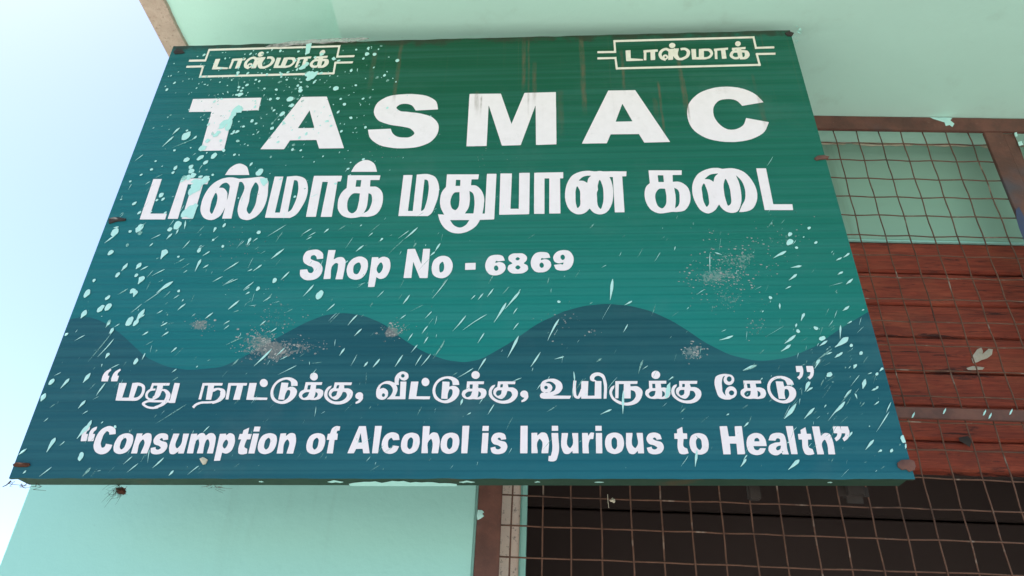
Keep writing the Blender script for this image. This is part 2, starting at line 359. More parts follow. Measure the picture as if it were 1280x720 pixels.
# ------------------------------------------------------------------ wooden shutter behind the grille
SHY = 1.343
sh = empty('wooden_shutter', (.8, SHY + .03, at(1130, 585, SHY).z), 'worn red brown shutter of horizontal wooden planks behind the wire grille', 'shutter')
jo = [at(1130, y, SHY).z for y in (303.5, 340, 380, 421, 464, 506, 548, 586)]
mb = MB()
for i in range(len(jo) - 1):
    z1, z0 = jo[i], jo[i + 1]; y0 = SHY + random.uniform(-.003, .004)
    # long plank with slightly wavy lower edge
    v = []; nseg = 40; X0, X1 = OPEN_L + .09, 1.74
    n0 = len(mb.v)
    for k in range(nseg + 1):
        x = X0 + (X1 - X0) * k / nseg; wv = .0018 * mnoise.noise(Vector((x * 6, i * 3.1, 0))); wt = .0012 * mnoise.noise(Vector((x * 9, i * 5.7, 4)))
        mb.v += [Vector((x, y0 + .004, z1 - .0012 + wt)), Vector((x, y0, z1 - .005 + wt)), Vector((x, y0, z0 + .0045 + wv)), Vector((x, y0 + .006, z0 + .001 + wv)), Vector((x, y0 + .028, z0 + .001 + wv)), Vector((x, y0 + .028, z1 - .001))]
    for k in range(nseg):
        for q in range(6):
            a_ = n0 + k * 6; mb.f.append([a_ + q, a_ + 6 + q, a_ + 6 + (q + 1) % 6, a_ + (q + 1) % 6])
    mb.f.append([n0 + q for q in range(6)]); mb.f.append([n0 + nseg * 6 + q for q in range(6)][::-1])
mb.build('planks', M['plank'], sh)
MB().box((OPEN_L + .09, SHY + .032, jo[-1]), (1.74, SHY + .045, jo[0])).build('backing_board', M['dark'], sh)
def px_poly(pts, Y): return [(at(x, y, Y).x, at(x, y, Y).z) for x, y in pts]
mb = MB()
z2 = lambda s: [(1060 + float(a.split(',')[0]) / 3.273, 300 + float(a.split(',')[1]) / 3.273) for a in s.split()]
for s in ("512,470 528,448 545,440 552,455 540,470 560,462 575,445 592,448 588,470 568,485 545,492 530,500 512,505 505,485", "484,524 510,516 540,519 558,522 550,531 515,533 490,532"):
    mb.blob(px_poly(z2(s), SHY - .004), SHY - .0045, .002)
mb.build('bird_lime', M['lime'], sh)
mb = MB()
mb.blob(px_poly([(1198, 547), (1210, 545), (1215, 551), (1212, 559), (1206, 555), (1199, 551)], SHY - .004), SHY - .0045, .001)
mb.build('rot_hole', M['bracket'], sh)

# ------------------------------------------------------------------ iron grille
GY = WALL - .004
gr = empty('iron_grille', (.8, WALL, .9), 'rusty brown iron grille of square wire mesh in a flat frame over the opening', 'grille')
W_X0, W_DX = .016 - .0503 * 2, .0503
W_Z0 = EYE.z + 1.177
xl = at(596.0, 650, GY).x; xs = at(626.5, 650, GY).x
zr0 = at(1120, 163, GY).z; zr1 = SOF - .001
xp0 = at(1229, 164, GY).x; xp0b = at(1253, 164, GY).x; xp1 = at(1267, 164, GY).x
MB().box((xl, GY, .3), (xs, GY + .006, zr1), .0012).build('stile', M['iron'], gr)
MB().box((xs + .0004, GY - .0012, zr0), (1.74, GY + .006, zr1), .0012).build('top_rail', M['iron'], gr)
zm0 = at(1200, 524.5, GY).z; zm1 = at(1200, 510.5, GY).z
MB().box((xs + .0004, GY - .0008, zm0), (xp0 - .0004, GY + .005, zm1), .001).build('middle_rail', M['iron'], gr)
MB().box((xp0, GY, .3), (xp0b, GY + .007, zr0 - .0004), .0012).box((xp0b + .0015, GY + .004, .3), (xp1, GY + .012, zr0 - .0004), .0012).build('post', M['iron'], gr)
wm = MB(); WY = WALL + .007
def wob(a, k, s): return .0017 * mnoise.noise(Vector((a * 3.1, k * 7.7, s))) + .0010 * mnoise.noise(Vector((a * 14, k * 3.3, s + 9)))
nx = int((1.72 - W_X0) / W_DX); nz = 40
for i in range(nx + 1):
    x = W_X0 + W_DX * i
    if x < xs - .01 or (xp0 + .002 < x < xp1): continue
    pts = []
    zz = zr1 - .01
    dx = random.uniform(-.0012, .0012)
    while zz > .35:
        pts.append((x + dx + wob(zz, i, 0), WY + .0015 * math.cos(math.pi * (zz - W_Z0) / .0515 + (math.pi if i % 2 else 0)), zz)); zz -= .02575
    wm.tube(pts, .00142, 6)
for j in range(nz):
    z = W_Z0 - .0515 * j
    if z < .4 or zm0 - .004 < z < zm1 + .004 or z > zr0 - .003: 
        if not (z < .4): pass
        if z < .4: continue
    pts = []; x = xs - .012; dz = random.uniform(-.0012, .0012)
    while x < 1.725:
        pts.append((x, WY - .0015 * math.cos(math.pi * (x - W_X0) / .0503 + (math.pi if j % 2 else 0)), z + dz + wob(x, j + 50, 3))); x += .02515
    wm.tube(pts, .00142, 6)
wm.build('wire_mesh', M['wire'], gr, smooth=True)
def spill(p, y, t): MB().blob(p, y, t).build('paint_overspill', M['splash'], gr)
q = lambda s, ox, oy, k: [(ox + float(a.split(',')[0]) / k, oy + float(a.split(',')[1]) / k) for a in s.split()]
for s in ("436,302 460,303 486,303 506,304 500,312 512,322 506,332 497,326 486,329 482,318 466,313 450,308",): spill(px_poly(q(s, 980, 20, 2.4), GY - .003), GY - .0018, .0012)
for s in ("92,250 120,252 134,266 122,276 134,292 112,308 90,318 84,290",): spill(px_poly(q(s, 580, 590, 5.333), GY - .003), GY - .0008, .001)
for s in ("700,380 712,376 716,388 704,392", "690,352 697,350 700,362 693,364"): spill(px_poly(q(s, 980, 20, 2.4), GY), GY - .0018, .001)
for (x, y) in ((1229, 516), (1262, 515), (1140, 519), (1179, 514), (1236, 520)):
    spill(px_poly([(x - 1, y + 4), (x, y), (x + 3, y - 4), (x + 3, y - 1), (x + 1, y + 3)], GY), GY - .0014, .0005)

n = NT('blue paint'); a = n.noise(70, 5, .7); M['blue'] = n.done(n.mix(a, (.035, .06, .15, 1), (.055, .06, .085, 1)), .6, .3)
MB().blob(px_poly([(1270, 262), (1274, 258), (1278, 266), (1284, 280), (1290, 300), (1294, 322), (1285, 318), (1280, 300), (1274, 285), (1271, 274)], GY - .002), GY - .0012, .0008).build('blue_paint', M['blue'], gr)
# scrap caught on the wire, dark strands
c0 = at(766, 626, WY)
mb = MB(); rs = random.Random(3)
pts = [(c0.x + .0052 * math.cos(t) * rs.uniform(.6, 1.2), c0.z + .0045 * math.sin(t) * rs.uniform(.6, 1.2)) for t in [i * .628 for i in range(10)]]
mb.blob(pts, WY - .003, .003); mb.tube([at(759.5, 618, WY - .004), at(760, 627, WY - .005), at(761, 635, WY - .004)], .0006, 5)
o = mb.build('dry_leaf_scrap', M['flake']); tag(o, 'tiny pale dry scrap caught on the wire mesh below the signboard', 'scrap')

# ------------------------------------------------------------------ signboard
sg = empty('signboard', S_BL, 'large green and blue shop signboard with white lettering, spattered with mint paint', 'signboard')
sg.matrix_world = S_MAT
def child(o): o.parent = sg; return o
wave = [(88, 399.5), (97, 396.5), (109, 395.5), (126.7, 401), (151, 417), (183, 447), (207, 458), (236, 462.7), (277, 459), (305, 446), (345, 423), (380, 404), (405, 394), (430, 391), (455, 394.5), (480, 405), (505, 425), (530, 440), (557, 450), (581, 453), (602, 449), (639, 427.6), (671, 405), (705, 389), (731.5, 382), (758, 379.6), (787, 382), (813, 388.6), (840, 401), (858, 412), (881, 428), (912, 443.6), (942, 450.6), (957.6, 451), (988, 446.6), (1019, 433), (1049, 411.5), (1088, 388)]
wu, wv_ = zip(*[uv(*p) for p in wave])
NS = 260; us = np.linspace(0, SIGN_W, NS + 1)
# smooth interpolation through the traced points
def interp(u):
    v = np.interp(u, wu, wv_); return v
wvs = np.array([np.mean([interp(u + d) for d in np.linspace(-.008, .008, 9)]) for u in us])
rows_up, rows_lo = 8, 5
v = []; f = []; fm = []; tot = rows_up + rows_lo
def warp(u, z):   # the thin sheet bellies a little between its fixings
    return .0020 * mnoise.noise(Vector((u * 2.2, z * 2.6, 3)))
for i, u in enumerate(us):
    jag_b = .0012 * mnoise.noise(Vector((u * 30, 1, 0))); jag_t = .0016 * mnoise.noise(Vector((u * 26, 8, 0))) + (-.004 * max(0, mnoise.noise(Vector((u * 9, 4, 0)))) if u < .4 else 0)
    for j in range(tot + 1):
        z = (jag_b + (wvs[i] - jag_b) * j / rows_lo) if j <= rows_lo else wvs[i] + (SIGN_H + jag_t - wvs[i]) * (j - rows_lo) / rows_up
        v.append(Vector((u, 0, z)))
st_ = tot + 1
for i in range(NS):
    for j in range(tot):
        f.append([i * st_ + j, (i + 1) * st_ + j, (i + 1) * st_ + j + 1, i * st_ + j + 1]); fm.append(1 if j < rows_lo else 0)
n0 = len(v); T = .005
per = [i * st_ for i in range(NS + 1)] + [NS * st_ + j for j in range(1, st_)] + [i * st_ + tot for i in range(NS - 1, -1, -1)] + [j for j in range(tot - 1, 0, -1)]
for k in per: v.append(v[k] + Vector((0, T, 0)))
for a_ in range(len(per)):
    b_ = (a_ + 1) % len(per); f.append([per[b_], per[a_], n0 + a_, n0 + b_]); fm.append(2)
child(mesh('printed_sheet', v, f, None, sg, [M['sign_up'], M['sign_low'], M['batten']], fm=fm))
fr = MB(); B_ = .030; D0, D1 = T + .0005, .039
fr.box((.004, D0, .002), (SIGN_W - .004, D1, B_), .002).box((.004, D0, SIGN_H - B_), (SIGN_W - .004, D1, SIGN_H - .004), .002)
fr.box((.004, D0, B_ + .001), (.034, D1, SIGN_H - B_ - .001), .002).box((SIGN_W - .034, D0, B_ + .001), (SIGN_W - .004, D1, SIGN_H - B_ - .001), .002)
fr.box((SIGN_W / 2 - .015, D0, B_ + .001), (SIGN_W / 2 + .015, D1, SIGN_H - B_ - .001), .002)
child(mesh('batten_frame', fr.v, fr.f, M['batten'], sg))
# lettering: outlines in units of 1/20000 m on the sheet
TEXT = {
'shop_name': ['22038,14942 61,1 176,-16 220,-45 200,-77 180,-106 125,-99 107,-120 39,-59 76,-142 88,-179 0,-10 -786,-159 -13,11 -100,188 -21,30 -68,64 -78,39 -100,26 -72,7 -99,-2 -128,-17 -108,-40 -60,-39 -42,-39 -89,-113 -62,-117 -29,-81 -17,-71 -19,-147 1,-167 9,-70 18,-81 54,-157 31,-65 72,-118 55,-70 66,-64 85,-58 61,-22 81,-12 100,7 101,28 123,65 82,63 38,38 54,77 55,128 53,148 10,11 763,-226 8,-7 -1,-9 -154,-335 -61,-96 -88,-97 -126,-97 -124,-74 -176,-87 -156,-53 -179,-40 -254,-32 -57,-3 -301,13 -189,34 -195,53 -165,63 -129,71 -124,95 -137,135 -85,111 -68,125 -27,70 -37,124 -24,130 -18,176 2,212 20,182 18,97 27,102 52,137 83,149 99,136 149,163 141,118 132,81 170,79 229,79 123,28 121,17',
'18652,14870 13,-1 48,-118 980,-2481 17,-44 -2,-9 -908,-8 -13,17 -150,397 -8,7 -985,13 -33,-12 -148,-404 -12,-16 -648,7 -18,-4 -216,8 1,14 190,468 890,2167 12,7',
'15630,14860 36,1 9,-13 -10,-790 4,-26 -13,-1145 3,-25 -6,-359 3,-24 -8,-267 -651,-15 -86,7 -5,1675 -4,294 -16,-40 -524,-1925 -69,-7 -539,-5 -75,4 -517,1959 -14,50 -8,12 -5,-24 -8,-2000 -225,-3 -200,5 -18,-5 -200,6 -18,-5 -73,6 -6,2505 4,155 94,5 1094,-22 13,-32 418,-1547 18,47 453,1535 27,8',
'9986,14937 168,-3 223,-29 207,-39 154,-49 116,-63 134,-94 98,-93 43,-62 27,-54 31,-111 39,-232 -2,-16 -13,-7 -821,-33 -27,40 -91,165 -40,51 -29,26 -61,38 -40,17 -59,19 -82,14 -103,-3 -59,-15 -48,-25 -53,-46 -36,-42 -21,-42 -6,-36 18,-40 62,-67 55,-45 60,-33 86,-20 126,-9 197,-41 169,-27 193,-47 233,-86 98,-44 63,-37 72,-59 96,-107 70,-104 47,-98 31,-112 11,-96 -6,-160 -18,-114 -36,-114 -54,-112 -83,-126 -53,-58 -86,-72 -120,-69 -166,-74 -125,-37 -116,-21 -163,-15 -208,-10 -206,6 -159,19 -248,55 -145,43 -147,68 -124,86 -143,128 -68,81 -54,85 -25,51 -30,95 -52,217 -2,15 4,7 836,27 11,-12 40,-121 28,-61 41,-64 66,-74 57,-48 59,-30 69,-23 98,-18 186,-10 76,14 88,52 65,67 20,36 6,25 -4,40 -35,66 -33,46 -67,72 -37,32 -36,22 -85,33 -246,68 -290,59 -147,41 -248,104 -141,80 -47,39 -48,53 -72,110 -54,110 -43,136 -9,79 3,115 17,115 30,110 32,79 41,65 51,61 77,72 132,99 69,40 153,55 87,19 172,22',
'6689,14900 171,-3 10,-8 1023,-2642 3,-20 -30,-6 -882,9 -23,46 -144,376 -143,8 -18,-4 -222,5 -18,-4 -222,6 -371,-2 -141,-421 -9,-11 -873,24 -1,14 28,70 1055,2566 101,5',
'4159,14919 136,-1 12,-14 16,-649 -964,-31 70,-1989 -24,-8 -846,-1 -5,20 -54,1968 -11,9 -141,4 -19,-5 -715,13 -5,11 -2,106 -5,576',
'18139,14166 -9,-17 -196,-584 -96,-290 0,-10 78,-5 528,2 -7,36 -281,830',
'6309,14171 -288,-893 3,-10 554,-8 60,6 -16,57 -303,842'],
'tamil_shop_name': ['8751,11629 89,0 57,-17 97,-55 73,-62 42,-49 37,-63 30,-76 75,-240 -930,21 -2,10 43,144 32,88 28,56 47,67 48,54 64,54 91,47',
'4125,11569 53,1 31,-6 100,-37 107,-69 42,-42 27,-36 41,-77 106,-279 -890,20 60,207 24,64 33,58 62,73 55,52 67,45',
'21089,10966 132,-2 71,-15 95,-34 227,27 109,-3 94,-21 117,-44 88,-52 55,-42 51,-51 73,-100 54,-101 44,-102 60,-185 24,-106 14,-97 7,-105 -1,-95 -6,-83 -25,-154 -44,-145 -74,-156 -49,-75 -53,-65 -82,-60 -64,-28 -80,-24 -108,-20 -130,0 3,17 110,230 107,177 30,59 30,85 26,107 23,169 4,96 -3,96 -17,137 -20,93 -22,76 -39,87 -75,118 -37,45 51,-284 15,-172 0,-233 -17,-255 -26,-172 -16,-63 -44,-136 -22,-59 -45,-96 -57,-83 -28,-26 -47,-24 -85,-20 -89,1 -88,28 -73,48 -67,68 -54,90 -50,125 -29,-37 -86,-139 -37,-47 -37,-36 -64,-50 -89,-48 -51,-13 -23,0 -61,15 -38,18 -85,60 -62,74 -50,103 -57,171 -36,151 -22,161 -4,183 19,197 23,109 34,111 52,123 86,151 35,48 52,58 40,36 113,79 117,61 141,47 77,17',
'22547,10913 323,-5 9,-7 -21,-1563 9,-6 612,-13 4,-18 -3,-55 -11,-164 -4,-8 -928,19 6,1702',
'18839,10909 1142,-28 -23,-202 -312,1 -24,-294 7,-11 138,6 54,-7 59,-20 48,-27 54,-41 74,-83 47,-83 26,-77 23,-132 5,-139 -12,-139 -17,-85 -23,-86 -50,-118 -67,-111 -67,-78 -27,-21 -53,-29 -79,-20 -144,-15 -152,7 -299,-57 -110,-2 -75,19 -99,48 -78,61 -31,34 -35,51 -61,127 -45,151 -20,134 -4,161 14,131 13,70 21,83 26,70 42,70 102,98 6,11 2,549',
'16673,10936 106,0 166,-31 84,-2 74,16 73,-1 73,-20 229,-5 18,4 573,-18 -17,-175 -8,-43 -128,-1 -10,-11 -22,-1539 -4,-21 -314,4 -7,6 21,1485 -1,45 -8,7 -100,2 -7,-6 31,-87 24,-103 21,-130 13,-134 5,-164 -12,-205 -25,-187 -37,-154 -57,-149 -70,-132 -75,-87 -80,-50 -72,-25 -47,-8 -61,1 -49,11 -76,31 -60,44 -63,80 -50,90 -117,-141 -69,-54 -62,-28 -44,-13 -47,-7 -67,1 -57,15 -40,18 -69,43 -66,60 -49,65 -52,105 -41,126 -31,148 -14,165 5,176 22,185 31,146 42,128 41,103 63,122 56,79 73,67 104,66 110,48 95,26',
'15779,10893 75,1 8,-8 -5,-259 -9,-11 -94,2 -9,-11 -14,-1371 3,-21 -5,-134 -371,3 -8,6 22,1526 -8,11 -150,3 -9,-11 -15,-1538 -8,-6 -343,8 -3,429 4,22 1,881 4,23 2,447 92,7',
'14596,10893 86,0 9,-12 -15,-1654 -5,-152 -77,-6 -935,-6 -5,56 3,1685 3,81 403,-9 -28,-1555 9,-11 266,-5 8,10 -1,173 3,21 -2,1376 9,7 91,3',
'21195,10715 -163,-18 -42,-9 -65,-26 -41,-26 -50,-43 -90,-91 -25,-33 119,-5 43,-12 53,-36 70,-69 10,17 41,146 23,49 37,53 79,79 11,18 -3,6',
'13185,10879 324,-5 9,-11 -25,-1937 -4,-49 -54,-7 -423,-10 -71,-163 -26,-47 -41,-59 -51,-55 -69,-62 -108,-73 -79,-40 -76,-27 -90,-20 -86,-7 -119,10 -92,23 -45,18 -76,42 -64,47 -75,71 -47,55 -49,69 -35,60 -40,81 -44,110 -62,223 10,6 175,-16 17,0 5,6 -102,212 -33,91 -32,153 -8,74 -5,114 10,189 26,133 31,76 103,162 2,571 1131,-24 -12,-178 -8,-45 -231,-1 -8,-256 9,-12 116,-2 28,-6 36,-15 39,-28 49,-46 63,-82 43,-72 38,-86 35,-106 17,-76 14,-101 3,-74 -12,-265 -30,-283 8,-6 61,-1 8,6 3,43 14,1658',
'10954,10926 113,-5 76,-22 114,-48 76,-53 35,-38 47,-78 47,-111 42,-150 16,-81 10,-86 2,-85 -6,-178 -8,-97 -14,-101 -26,-131 -85,-354 -29,-86 -23,-46 -36,-49 -80,-71 -1010,21 -4,9 0,73 6,1731 311,-3 9,-7 -18,-1585 10,-11 148,-3 7,3 3,25 3,1586 4,6 32,4',
'19140,10681 -5,-6 -3,-27 -2,-272 183,-5 6,31 6,272',
'8225,10924 1163,-27 2,-46 -9,-156 -4,-9 -310,5 -8,-7 0,-32 17,-258 90,-6 78,3 54,-11 61,-33 60,-52 48,-55 33,-46 44,-85 23,-77 17,-80 17,-160 1,-114 -15,-157 -31,-126 -32,-85 -47,-88 -49,-58 -67,-46 -49,-20 -111,-29 -61,-8 -219,13 -188,-43 -158,-11 -131,26 -114,44 -37,23 -47,38 -53,57 -35,46 -55,92 -26,61 -15,48 -23,140 -8,110 0,106 3,53 18,120 24,84 21,53 59,113 99,113 -32,549',
'16707,10718 -108,-25 -61,-30 -52,-45 -90,-107 -2,-9 34,-7 83,-2 45,-11 37,-19 88,-71 5,10 24,129 15,45 27,47 74,87 -7,6',
'6999,10928 1004,-20 11,-7 -15,-248 -104,0 -7,-4 -2,-12 21,-1533 -6,-19 -365,6 -12,7 19,1519 -1,18 -11,7 -177,4 -6,-3 -3,-12 9,-1533 -338,3 -8,4 -12,1643',
'6295,10940 85,0 102,-22 109,-44 88,-57 45,-49 46,-79 50,-129 42,-147 21,-127 8,-90 0,-179 -12,-125 -16,-93 -36,-144 -53,-170 -50,-139 -51,-103 -52,-68 -75,-60 -92,-50 -649,16 -18,4 -205,6 -4,61 -1,1767 8,7 295,-7 12,-7 -4,-1602 8,-6 159,-3 6,3 2,16 -36,1584 10,11',
'4987,10928 111,-1 50,-10 55,-26 54,-33 60,-47 33,-35 20,-33 20,-46 20,-79 18,-169 42,-255 14,-148 4,-170 -12,-194 -30,-171 -40,-123 -67,-137 -82,-107 -53,-47 -100,-62 -68,-26 -44,-8 -52,1 -114,25 -70,31 -37,26 -37,37 -41,61 -46,101 -41,118 -18,106 -6,92 -6,266 60,398 2,149 -20,87 -55,107 -64,84 -23,15 -37,7 -39,-5 -14,-10 71,-1622 -322,5 -4,52 0,397 -5,36 -34,-193 -43,-134 -24,-47 -43,-52 -59,-51 -40,-25 -34,-17 -80,-21 -86,6 -83,24 -72,36 -55,39 -43,46 -43,57 -47,79 -27,53 -30,75 -26,106 -12,97 -12,200 3,107 9,107 21,126 25,108 38,127 44,104 49,88 71,89 80,77 114,76 70,31 134,35 75,8 121,-3 115,-26 156,-47 243,25 222,14',
'2946,10899 244,-3 8,-2 4,-10 -10,-254 -147,1 -8,-11 9,-1528 -383,4 -12,7 -5,1521 -10,11 -146,4 -8,-7 -1,-18 33,-1509 -7,-6 -350,9 -4,8 1,174 19,1613 10,6 240,-5 17,4',
'21428,10466 -7,-2 -14,-20 -24,-57 -51,-167 -19,-136 -7,-127 -6,-192 9,-186 28,-235 18,-41 19,-4 34,22 34,36 22,35 23,64 15,102 6,155 9,121 3,144 -12,176 -32,186 -17,72 -13,38',
'1145,10912 300,-5 12,-7 16,-1549 12,-7 573,-12 6,-10 3,-230 -9,-11 -888,17 -8,11 -4,239',
'10983,10675 -15,-1385 6,-12 40,11 28,21 27,43 22,73 41,230 15,118 11,150 10,284 -6,135 -29,186 -20,68 -15,28 -25,25 -33,14',
'12103,10631 -6,-33 0,-242 161,-5 4,54 -7,220',
'17119,10518 -11,-7 -12,-20 -16,-44 -45,-200 5,-169 -41,-105 -9,-92 1,-209 -5,-99 8,-139 14,-60 21,-52 34,-60 24,-19 21,17 20,47 45,150 18,81 17,130 14,274 -2,168 -17,147 -43,179 -22,60',
'6315,10751 -5,-15 4,-233 23,-1158 0,-17 5,-6 54,34 29,33 19,37 25,78 41,188 22,141 11,142 1,206 -10,167 -17,95 -38,161 -17,51 -17,37 -28,33 -35,16',
'8561,10701 -6,-19 6,-285 8,-5 166,-1 4,18 -5,285 -8,4',
'4927,10675 -24,-32 -21,-68 -39,-182 -5,-45 -2,-131 4,-77 32,-349 -16,-277 16,-93 21,-48 53,-71 32,-31 19,-6 29,17 33,66 45,178 20,110 6,145 -18,326 -2,203 -4,59 -18,87 -24,65 -23,41 -49,70 -39,39',
'3826,10686 -63,-30 -37,-33 -22,-32 -51,-122 21,-11 103,-8 56,-20 43,-32 35,-35 54,-69 29,-50 25,-60 22,-99 30,-223 5,141 -4,180 -31,310 -19,46 -22,37 -55,63 -27,22 -41,24',
'20666,10279 -16,-13 -44,-79 -24,-61 -10,-44 -7,-61 -1,-197 -6,-139 2,-129 14,-103 44,-159 14,-22 16,-6 26,21 37,52 18,38 14,47 7,59 8,246 -3,143 -14,132 -43,230 -11,31 -11,14',
'16323,10245 -12,-18 -11,-35 -29,-137 -9,-70 -7,-320 3,-130 9,-73 26,-130 10,-26 17,-10 17,12 28,34 26,44 15,43 9,51 5,117 -4,87 11,236 -7,105 -15,67 -48,122 -23,30',
'19643,10108 10,-321 -5,-148 -20,-159 -41,-242 4,-12 76,64 32,35 42,85 26,115 25,267 -2,118 -17,76 -19,39 -25,28 -76,54',
'19172,10086 -49,-16 -27,-22 -27,-31 -43,-65 -29,-60 -23,-70 -13,-104 0,-73 13,-134 8,-56 23,-86 23,-50 30,-38 56,-43 36,-11 38,18 26,26 47,63 33,67 16,51 14,73 22,233 -13,311 -6,6 -91,11',
'12602,10120 -4,-5 1,-26 24,-235 6,-123 -11,-231 -11,-73 -21,-78 -34,-77 -64,-118 -3,-9 4,-6 281,-6 6,4 4,24 20,361 -5,118 -27,224 -22,93 -31,64 -33,40',
'12231,10079 -115,-5 -27,-9 -28,-23 -35,-52 -30,-79 -28,-119 -7,-52 -4,-74 4,-66 17,-92 21,-74 28,-57 30,-37 33,-25 42,-22 24,-2 17,9 38,46 36,70 13,61 13,243 -22,349 -6,11',
'3590,10226 -12,-14 -14,-45 -32,-220 -4,-133 6,-120 19,-203 12,-66 24,-53 27,-40 30,-33 19,-7 15,11 11,32 30,254 8,150 -6,120 -13,120 -21,91 -18,45 -44,82 -22,28',
'8570,10108 -34,-9 -34,-17 -35,-36 -43,-69 -30,-72 -18,-70 -8,-48 -5,-102 17,-153 31,-123 22,-57 24,-40 35,-39 55,-37 36,-14 38,5 38,25 58,73 18,43 17,91 16,319 -12,314 -123,16',
'9059,10097 13,-281 1,-281 -21,-138 -50,-142 -8,-26 2,-8 107,66 45,59 22,53 19,69 23,108 12,101 2,88 -14,115 -27,107 -18,36 -28,32 -55,33',
'11999,8871 -2,-10 74,-128 25,-38 38,-44 46,-38 63,-38 82,-28 54,3 47,17 52,33 40,33 35,35 28,42 69,143 -11,7'],
'shop_number': ['10865,7701 29,1 9,-10 240,-571 12,-19 3,14 13,579 219,0 9,-6 4,-1115 -6,-20 -52,-4 -198,5 -253,605 -12,18 -9,-618 -248,2 -3,27 29,1095 23,10',
'7561,7725 53,-3 57,-18 67,-41 60,-55 34,-48 17,-41 18,-116 2,-44 -200,-21 -8,12 -18,60 -14,28 -44,49 -38,19 -43,-5 -39,-26 -12,-18 -6,-24 -1,-36 5,-28 12,-20 33,-25 112,-53 60,-20 64,-28 44,-33 69,-75 36,-57 24,-63 12,-79 -1,-66 -6,-47 -17,-62 -29,-61 -55,-73 -60,-42 -81,-30 -86,-15 -105,-3 -79,18 -47,24 -52,38 -49,49 -30,43 -26,70 -23,162 26,7 203,16 9,-9 34,-75 23,-36 37,-24 38,-9 39,5 26,21 23,53 0,43 -13,35 -18,32 -37,47 -42,25 -88,31 -29,16 -109,69 -36,37 -33,56 -25,84 -8,68 3,68 16,68 19,49 30,45 20,19 50,27 74,20 106,15',
'8000,7698 239,-4 2,-12 -15,-332 2,-30 98,65 25,11 49,12 69,4 42,-10 41,-25 38,-44 31,-49 16,-40 9,-67 0,-294 -13,-333 -4,-8 -223,1 -8,6 20,360 -9,204 -8,28 -12,16 -23,13 -34,10 -35,-12 -56,-64 -25,-47 -14,-63 -2,-109 29,-241 0,-79 -143,-10 -76,2 -7,5 -7,1120',
'15795,7575 80,-4 68,-17 58,-38 53,-67 44,-96 14,-59 6,-51 -3,-90 -17,-89 -31,-85 -41,-74 -44,-54 -49,-37 -52,-22 -77,-16 -128,2 -80,18 -32,16 -38,39 -19,47 -25,93 1,8 198,26 26,-1 28,-14 23,-4 17,20 13,62 -15,1 -101,-32 -36,0 -42,9 -64,32 -30,29 -27,55 -19,86 5,47 17,51 37,64 49,57 28,25 46,27 62,22',
'15059,7511 113,-4 65,-14 49,-24 32,-36 19,-49 25,-102 -206,-27 -19,2 -42,18 -13,0 -7,-5 -10,-23 -10,-53 13,-3 98,32 49,0 48,-14 45,-23 35,-32 27,-49 18,-74 0,-58 -21,-61 -45,-73 -47,-49 -43,-31 -61,-26 -61,-16 -129,-2 -67,18 -51,27 -32,30 -43,60 -29,59 -23,74 -10,101 3,54 14,82 35,98 37,67 43,52 45,36 50,21 49,12',
'14179,7469 244,-1 42,-10 53,-29 29,-27 35,-42 18,-35 8,-48 -10,-62 -10,-28 -20,-37 -61,-57 -5,-18 15,-20 78,-42 22,-24 20,-59 5,-70 -13,-42 -34,-44 -77,-59 -41,-19 -77,-15 -187,-1 -45,5 -39,9 -52,27 -26,23 -31,36 -26,43 -11,35 -1,46 13,58 12,31 33,31 77,37 12,20 -18,27 -73,55 -24,33 -16,71 0,39 7,35 21,40 50,47 52,31',
'15753,7394 -26,-15 -21,-24 -11,-35 -1,-43 9,-32 30,-45 19,-15 19,-1 30,16 24,28 11,31 1,47 -9,35 -29,42 -20,12',
'13553,7420 97,0 69,-9 60,-22 27,-17 24,-28 23,-51 29,-95 -1,-8 -212,-26 -13,1 -36,18 -20,0 -13,-16 -11,-62 7,-6 97,32 36,5 72,-18 39,-20 42,-37 26,-47 21,-74 1,-54 -16,-58 -31,-58 -32,-43 -54,-48 -57,-30 -67,-19 -52,-7 -77,1 -52,10 -55,19 -40,28 -28,28 -54,81 -24,55 -23,89 -6,62 4,78 18,90 39,97 37,59 33,36 45,31 61,22',
'11803,7407 88,0 46,-10 58,-20 62,-43 50,-62 52,-104 25,-82 10,-110 -17,-127 -27,-85 -43,-80 -41,-52 -43,-40 -47,-30 -76,-23 -71,-3 -56,10 -83,31 -51,32 -45,40 -33,46 -24,58 -20,89 -10,86 1,89 13,106 23,78 17,35 34,49 69,61 66,39',
'9051,7421 75,1 62,-18 60,-33 41,-29 50,-53 30,-60 20,-75 16,-130 -5,-132 -24,-109 -27,-69 -39,-67 -28,-38 -38,-37 -61,-34 -79,-19 -72,1 -64,13 -55,20 -61,36 -27,24 -40,58 -28,62 -32,106 -10,74 2,94 12,82 18,63 26,60 42,69 60,64 33,22 83,40',
'9849,7401 61,0 90,-29 28,-17 34,-29 36,-60 32,-111 17,-137 -3,-102 -10,-66 -18,-73 -31,-85 -29,-57 -32,-42 -50,-35 -72,-23 -49,1 -37,13 -78,53 -10,-1 -18,-347 -4,-15 -131,-8 -71,2 -5,5 -1,30 -2,1110 7,6 43,3 160,1 5,-9 -1,-44 6,-9 96,60',
'14283,7318 -35,-34 -17,-33 1,-15 19,-24 21,-13 23,-9 22,1 24,16 18,21 13,33 -9,20 -24,21 -26,16',
'11840,7174 -32,-22 -36,-47 -15,-36 -7,-47 3,-105 17,-98 17,-46 18,-17 29,4 47,33 23,48 11,50 0,105 -16,82 -28,79 -18,17',
'9812,7180 -23,-16 -25,-33 -35,-72 -19,-70 -4,-55 1,-43 21,-62 32,-49 19,-19 17,-9 19,5 21,18 34,54 24,59 12,78 -4,67 -17,59 -41,75 -16,13',
